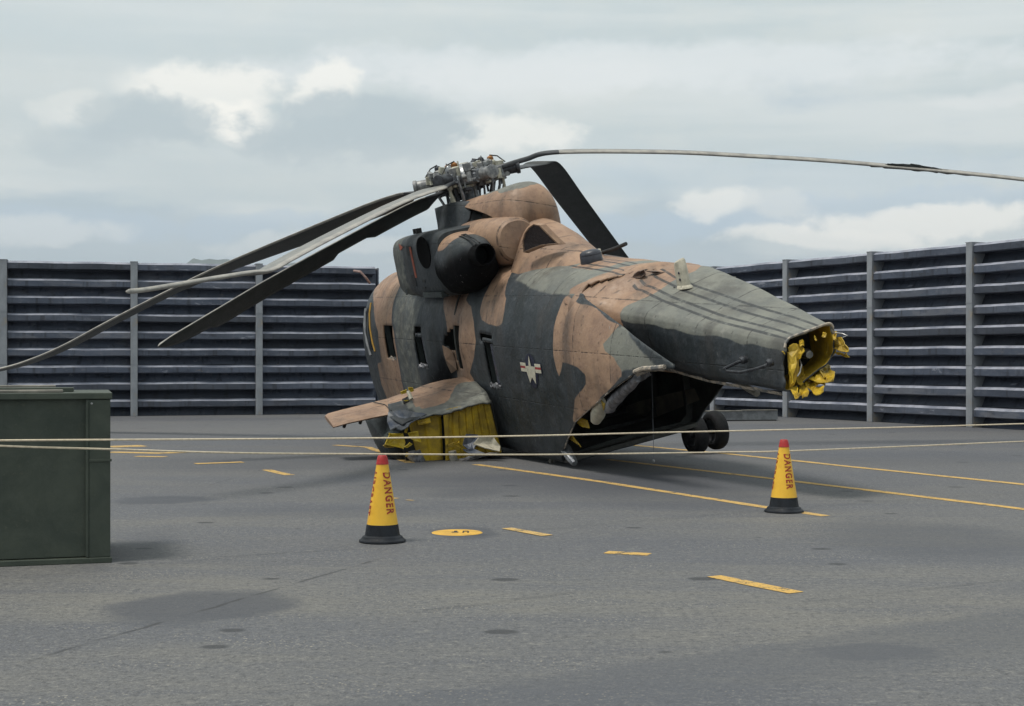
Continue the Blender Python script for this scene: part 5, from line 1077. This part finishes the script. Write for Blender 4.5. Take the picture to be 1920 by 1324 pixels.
# ------------------------------------------------------------------ rotor head and blades
M_['hub_grey'] = simple('hub_grey_paint', (0.30, 0.30, 0.29), (0.12, 0.125, 0.135), 12, 0.45, 0.2)
def rotor():
    H = Vector((0, 0, 4.95))
    head = lathe('rotor_head', [(0.0, -0.62), (0.24, -0.62), (0.22, -0.45), (0.16, -0.40), (0.16, -0.18), (0.30, -0.16), (0.46, -0.12), (0.50, -0.04), (0.50, 0.04), (0.42, 0.08), (0.34, 0.12), (0.30, 0.20), (0.16, 0.24), (0.0, 0.25)], M_['steel'], HELI, 30, Matrix.Translation(H))
    lathe('swash_plate', [(0.17, -0.52), (0.42, -0.50), (0.44, -0.44), (0.40, -0.40), (0.17, -0.39)], M_['steel_dark'], head, 26, Matrix.Translation(H))
    for k in range(6):
        a = math.radians(8 + 60 * k); c, s = math.cos(a), math.sin(a); d = Vector((c, s, 0)); t = Vector((-s, c, 0)); M = Matrix.Translation(H) @ Matrix.Rotation(a, 4, 'Z')
        bm = bmesh.new(); box_bm(bm, (0.36, -0.13, -0.10), (0.66, 0.13, 0.10), 0.03, 2); box_bm(bm, (0.40, -0.17, -0.05), (0.58, 0.17, 0.05), 0.02, 1); bmesh.ops.transform(bm, matrix=M, verts=bm.verts[:]); sl = bmobj('hinge_block', bm, M_['steel'], head)
        lathe('sleeve', [(0.115, 0), (0.125, 0.05), (0.10, 0.10), (0.10, 0.26), (0.12, 0.28), (0.12, 0.33), (0.085, 0.34)], M_['hub_grey'] if k % 2 else M_['steel_dark'], sl, 16, M @ Matrix.Translation((0.62, 0, 0)) @ Matrix.Rotation(math.radians(90), 4, 'Y'))
        p = H + d * 0.47 + t * 0.08
        rs = lathe('damper_reservoir', [(0.085, 0.04), (0.09, 0.12), (0.085, 0.19), (0.06, 0.21)], M_['hub_grey'] if k % 2 else M_['cream_metal'], head, 14, Matrix.Translation(p)); lathe('cap', [(0.05, 0.20), (0.06, 0.22), (0.055, 0.265), (0.03, 0.285), (0.0, 0.29)], M_['orange'] if k % 2 == 0 else M_['steel_dark'], rs, 12, Matrix.Translation(p))
        p2 = H + d * 0.33 - t * 0.14; lathe('cylinder', [(0.06, 0.08), (0.065, 0.18), (0.05, 0.23), (0.03, 0.25)], M_['steel_dark'] if k % 2 else M_['steel'], head, 12, Matrix.Translation(p2))
        tube('pitch_link', [H + d * 0.58 + t * 0.17 + Vector((0, 0, -0.04)), H + d * 0.55 + t * 0.18 + Vector((0, 0, -0.24)), H + d * 0.46 + t * 0.14 + Vector((0, 0, -0.46))], 0.026, M_['steel'], head, 8); tube('pitch_horn', [H + d * 0.66 + Vector((0, 0, -0.02)), H + d * 0.60 + t * 0.18 + Vector((0, 0, -0.08))], 0.035, M_['steel_dark'], head, 8)
        tube('damper', [H + d * 0.30 - t * 0.22 + Vector((0, 0, -0.1)), H + d * 0.62 - t * 0.13 + Vector((0, 0, -0.08))], 0.05, M_['steel'], head, 10)
        if k % 2 == 0: tube('droop_stop', [H + d * 0.62 + Vector((0, 0, -0.08)), H + d * 0.63 + Vector((0, 0, -0.22)), H + d * 0.60 + Vector((0, 0, -0.40))], 0.03, M_['cream_metal'], head, 8, [0.03, 0.024, 0.055])
        tube('hose', [H + d * 0.47 + t * 0.1 + Vector((0, 0, 0.3)), H + d * 0.60 + t * 0.02 + Vector((0, 0, 0.26)), H + d * 0.72 - t * 0.03 + Vector((0, 0, 0.13))], 0.012, M_['black'], head, 6)
    rnd = random.Random(11); groups = {'hub_grey': bmesh.new(), 'steel_dark': bmesh.new(), 'cream_metal': bmesh.new()}
    for i in range(150):
        a = rnd.uniform(0, 2 * math.pi); r = rnd.uniform(0.22, 0.66); z = rnd.uniform(-0.22, 0.20) * (1.0 if r < 0.5 else 0.7); sx, sy, sz = rnd.uniform(0.03, 0.13), rnd.uniform(0.02, 0.07), rnd.uniform(0.02, 0.08)
        M = Matrix.Translation(H + Vector((r * math.cos(a), r * math.sin(a), z))) @ Matrix.Rotation(a + rnd.choice((0, 0, 1.57, 0.5)), 4, 'Z') @ Matrix.Rotation(rnd.uniform(-0.3, 0.3), 4, 'Y')
        g = groups[rnd.choice(('hub_grey', 'hub_grey', 'steel_dark', 'cream_metal'))]
        if rnd.random() < 0.6: box_bm(g, (-sx, -sy, -sz), (sx, sy, sz), 0.008, 1, M)
        else: bmesh.ops.create_cone(g, cap_ends=True, segments=10, radius1=sy * 0.8, radius2=sy * 0.6, depth=sx * 2, matrix=M @ Matrix.Rotation(rnd.choice((0, 1.57)), 4, 'Y'))
    for nm, g in groups.items(): tag(bmobj('hub_fittings', g, M_[nm], head), None, None, None, 'stuff')
    for i in range(26):
        a = rnd.uniform(0, 2 * math.pi); d = Vector((math.cos(a), math.sin(a), 0)); r = rnd.uniform(0.28, 0.62); z0 = rnd.uniform(-0.12, 0.0); ln = rnd.uniform(0.16, 0.42)
        tube('link_rod', [H + d * r + Vector((0, 0, z0)), H + d * (r - rnd.uniform(-0.05, 0.12)) + Vector((0.03, 0, z0 - ln))], 0.02, M_[rnd.choice(('hub_grey', 'steel_dark', 'steel_dark'))], head, 7, [0.018, rnd.uniform(0.02, 0.045)])
    def blade(pts, chords, root_r, label=None, torn=(), mats=('blade_top', 'blade_under', 'blade_edge', 'blade_cuff'), cuff=2, tip=1.0, th=0.085, edge=(0, 1, 2, 12, 13, 14)):
        P = [wl(at(*p)) for p in pts]; Cv = [HI.to_3x3() @ Vector(c) for c in chords]; fine = []; N = 9
        for i in range(len(P) - 1):
            p0 = P[max(i - 1, 0)]; p1 = P[i]; p2 = P[i + 1]; p3 = P[min(i + 2, len(P) - 1)]
            for k in range(N):
                t = k / N; q = 0.5 * ((2 * p1) + (p2 - p0) * t + (2 * p0 - 5 * p1 + 4 * p2 - p3) * t * t + (3 * p1 - p0 - 3 * p2 + p3) * t ** 3); fine.append((q, Cv[i].lerp(Cv[i + 1], t), i + t))
        fine.append((P[-1], Cv[-1], len(P) - 1)); rings = []
        sec = [(0.0, 0.0), (0.02, 0.38), (0.08, 0.75), (0.18, 0.98), (0.32, 1.0), (0.6, 0.66), (0.85, 0.3), (1.0, 0.05), (1.0, -0.05), (0.85, -0.2), (0.6, -0.42), (0.32, -0.62), (0.18, -0.66), (0.08, -0.5), (0.02, -0.28)]
        L = len(P) - 1
        for idx, (q, c, s) in enumerate(fine):
            n_ = fine[min(idx + 1, len(fine) - 1)][0] - fine[max(idx - 1, 0)][0]; n_.normalize(); up = n_.cross(c).normalized()
            if (HM.to_3x3() @ up).z < 0: up = -up
            cf = 0.0 if s < cuff - 0.4 else (1.0 if s > cuff + 0.15 else (s - cuff + 0.4) / 0.55); ch = 0.22 + (1 - 0.22) * cf; tk = th * (1.25 - 0.25 * cf); tp = max(0.12, min(1.0, (L - s) / 0.25)) if tip else 1.0
            ring = []
            for u, w in sec:
                uu = u
                for (sa, sb, lim) in torn:
                    if sa < s < sb: uu = min(u, lim + 0.12 * mnoise.noise(Vector((s * 9.0, 0, 5.0))))
                ring.append(q + c * ((uu - 0.25) * ch * (0.55 + 0.45 * tp)) + up * (w * tk * 0.5 * (0.3 + 0.7 * tp)))
            rings.append(ring)
        v, f = loft(rings); o = mk('rotor_blade', v, f, None, HELI, False, True); me = o.data
        for m in mats: me.materials.append(M_[m])
        ns = len(sec)
        for pi, poly in enumerate(me.polygons):
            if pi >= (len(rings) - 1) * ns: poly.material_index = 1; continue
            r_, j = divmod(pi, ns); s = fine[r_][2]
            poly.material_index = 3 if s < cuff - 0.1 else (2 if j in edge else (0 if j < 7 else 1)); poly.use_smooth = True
        return o
    # spreading right, kinked at the cuff
    b1 = blade([(905, 326, 25.8), (940, 314, 25.75), (985, 300, 25.85), (1047, 286, 26.0), (1250, 286, 26.4), (1400, 293, 26.7), (1550, 302, 27.0), (1700, 315, 27.3), (1810, 325.5, 27.5), (1925, 338, 27.8), (2060, 356, 28.1)], [(-0.06, 0.60, 0.15)] * 11, 0, None, ((6.3, 8.2, 0.55),), cuff=3)
    ragged('drooping_pocket', [wl(at(*p)) for p in ((1618, 310.5, 27.1), (1662, 308, 27.12), (1664, 306.5, 27.1), (1706, 308, 27.2), (1708, 306.5, 27.2), (1750, 314, 27.3), (1775, 320, 27.35), (1840, 330.5, 27.5), (1790, 326.5, 27.4), (1700, 319, 27.2), (1650, 313.5, 27.1))], 'blade_under', b1, 0.02, 0.0, 0.004)
    # reaching away behind the fuselage, underside showing
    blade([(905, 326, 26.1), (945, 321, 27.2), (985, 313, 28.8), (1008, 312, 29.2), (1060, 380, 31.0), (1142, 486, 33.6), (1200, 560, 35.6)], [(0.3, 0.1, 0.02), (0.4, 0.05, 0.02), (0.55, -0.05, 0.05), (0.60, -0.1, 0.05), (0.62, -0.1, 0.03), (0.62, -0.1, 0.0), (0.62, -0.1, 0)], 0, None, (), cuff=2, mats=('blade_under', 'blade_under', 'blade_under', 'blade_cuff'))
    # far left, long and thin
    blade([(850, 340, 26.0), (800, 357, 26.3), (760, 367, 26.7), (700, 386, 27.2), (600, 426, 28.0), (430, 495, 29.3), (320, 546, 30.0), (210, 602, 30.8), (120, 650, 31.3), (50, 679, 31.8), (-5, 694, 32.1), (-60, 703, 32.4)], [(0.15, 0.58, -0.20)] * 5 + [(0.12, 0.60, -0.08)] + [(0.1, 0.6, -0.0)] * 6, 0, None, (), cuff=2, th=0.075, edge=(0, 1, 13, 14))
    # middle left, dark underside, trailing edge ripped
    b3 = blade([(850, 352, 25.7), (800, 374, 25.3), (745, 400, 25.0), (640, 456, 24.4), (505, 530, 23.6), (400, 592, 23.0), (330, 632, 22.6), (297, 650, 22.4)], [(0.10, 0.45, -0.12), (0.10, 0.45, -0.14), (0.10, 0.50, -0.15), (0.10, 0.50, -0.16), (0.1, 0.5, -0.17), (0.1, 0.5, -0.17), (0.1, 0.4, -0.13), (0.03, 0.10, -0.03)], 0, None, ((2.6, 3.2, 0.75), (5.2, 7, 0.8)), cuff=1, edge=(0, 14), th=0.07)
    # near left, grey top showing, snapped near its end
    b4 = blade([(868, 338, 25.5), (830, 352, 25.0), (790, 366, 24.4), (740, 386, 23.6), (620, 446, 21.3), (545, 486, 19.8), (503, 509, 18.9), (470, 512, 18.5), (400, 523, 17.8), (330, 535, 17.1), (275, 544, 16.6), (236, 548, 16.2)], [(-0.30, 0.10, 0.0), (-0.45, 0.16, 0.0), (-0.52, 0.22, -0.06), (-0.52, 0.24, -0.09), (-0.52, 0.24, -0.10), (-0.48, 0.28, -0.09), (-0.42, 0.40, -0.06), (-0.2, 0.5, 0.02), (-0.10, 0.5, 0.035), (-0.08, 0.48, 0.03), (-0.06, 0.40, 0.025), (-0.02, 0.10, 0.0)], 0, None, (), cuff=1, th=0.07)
rotor()
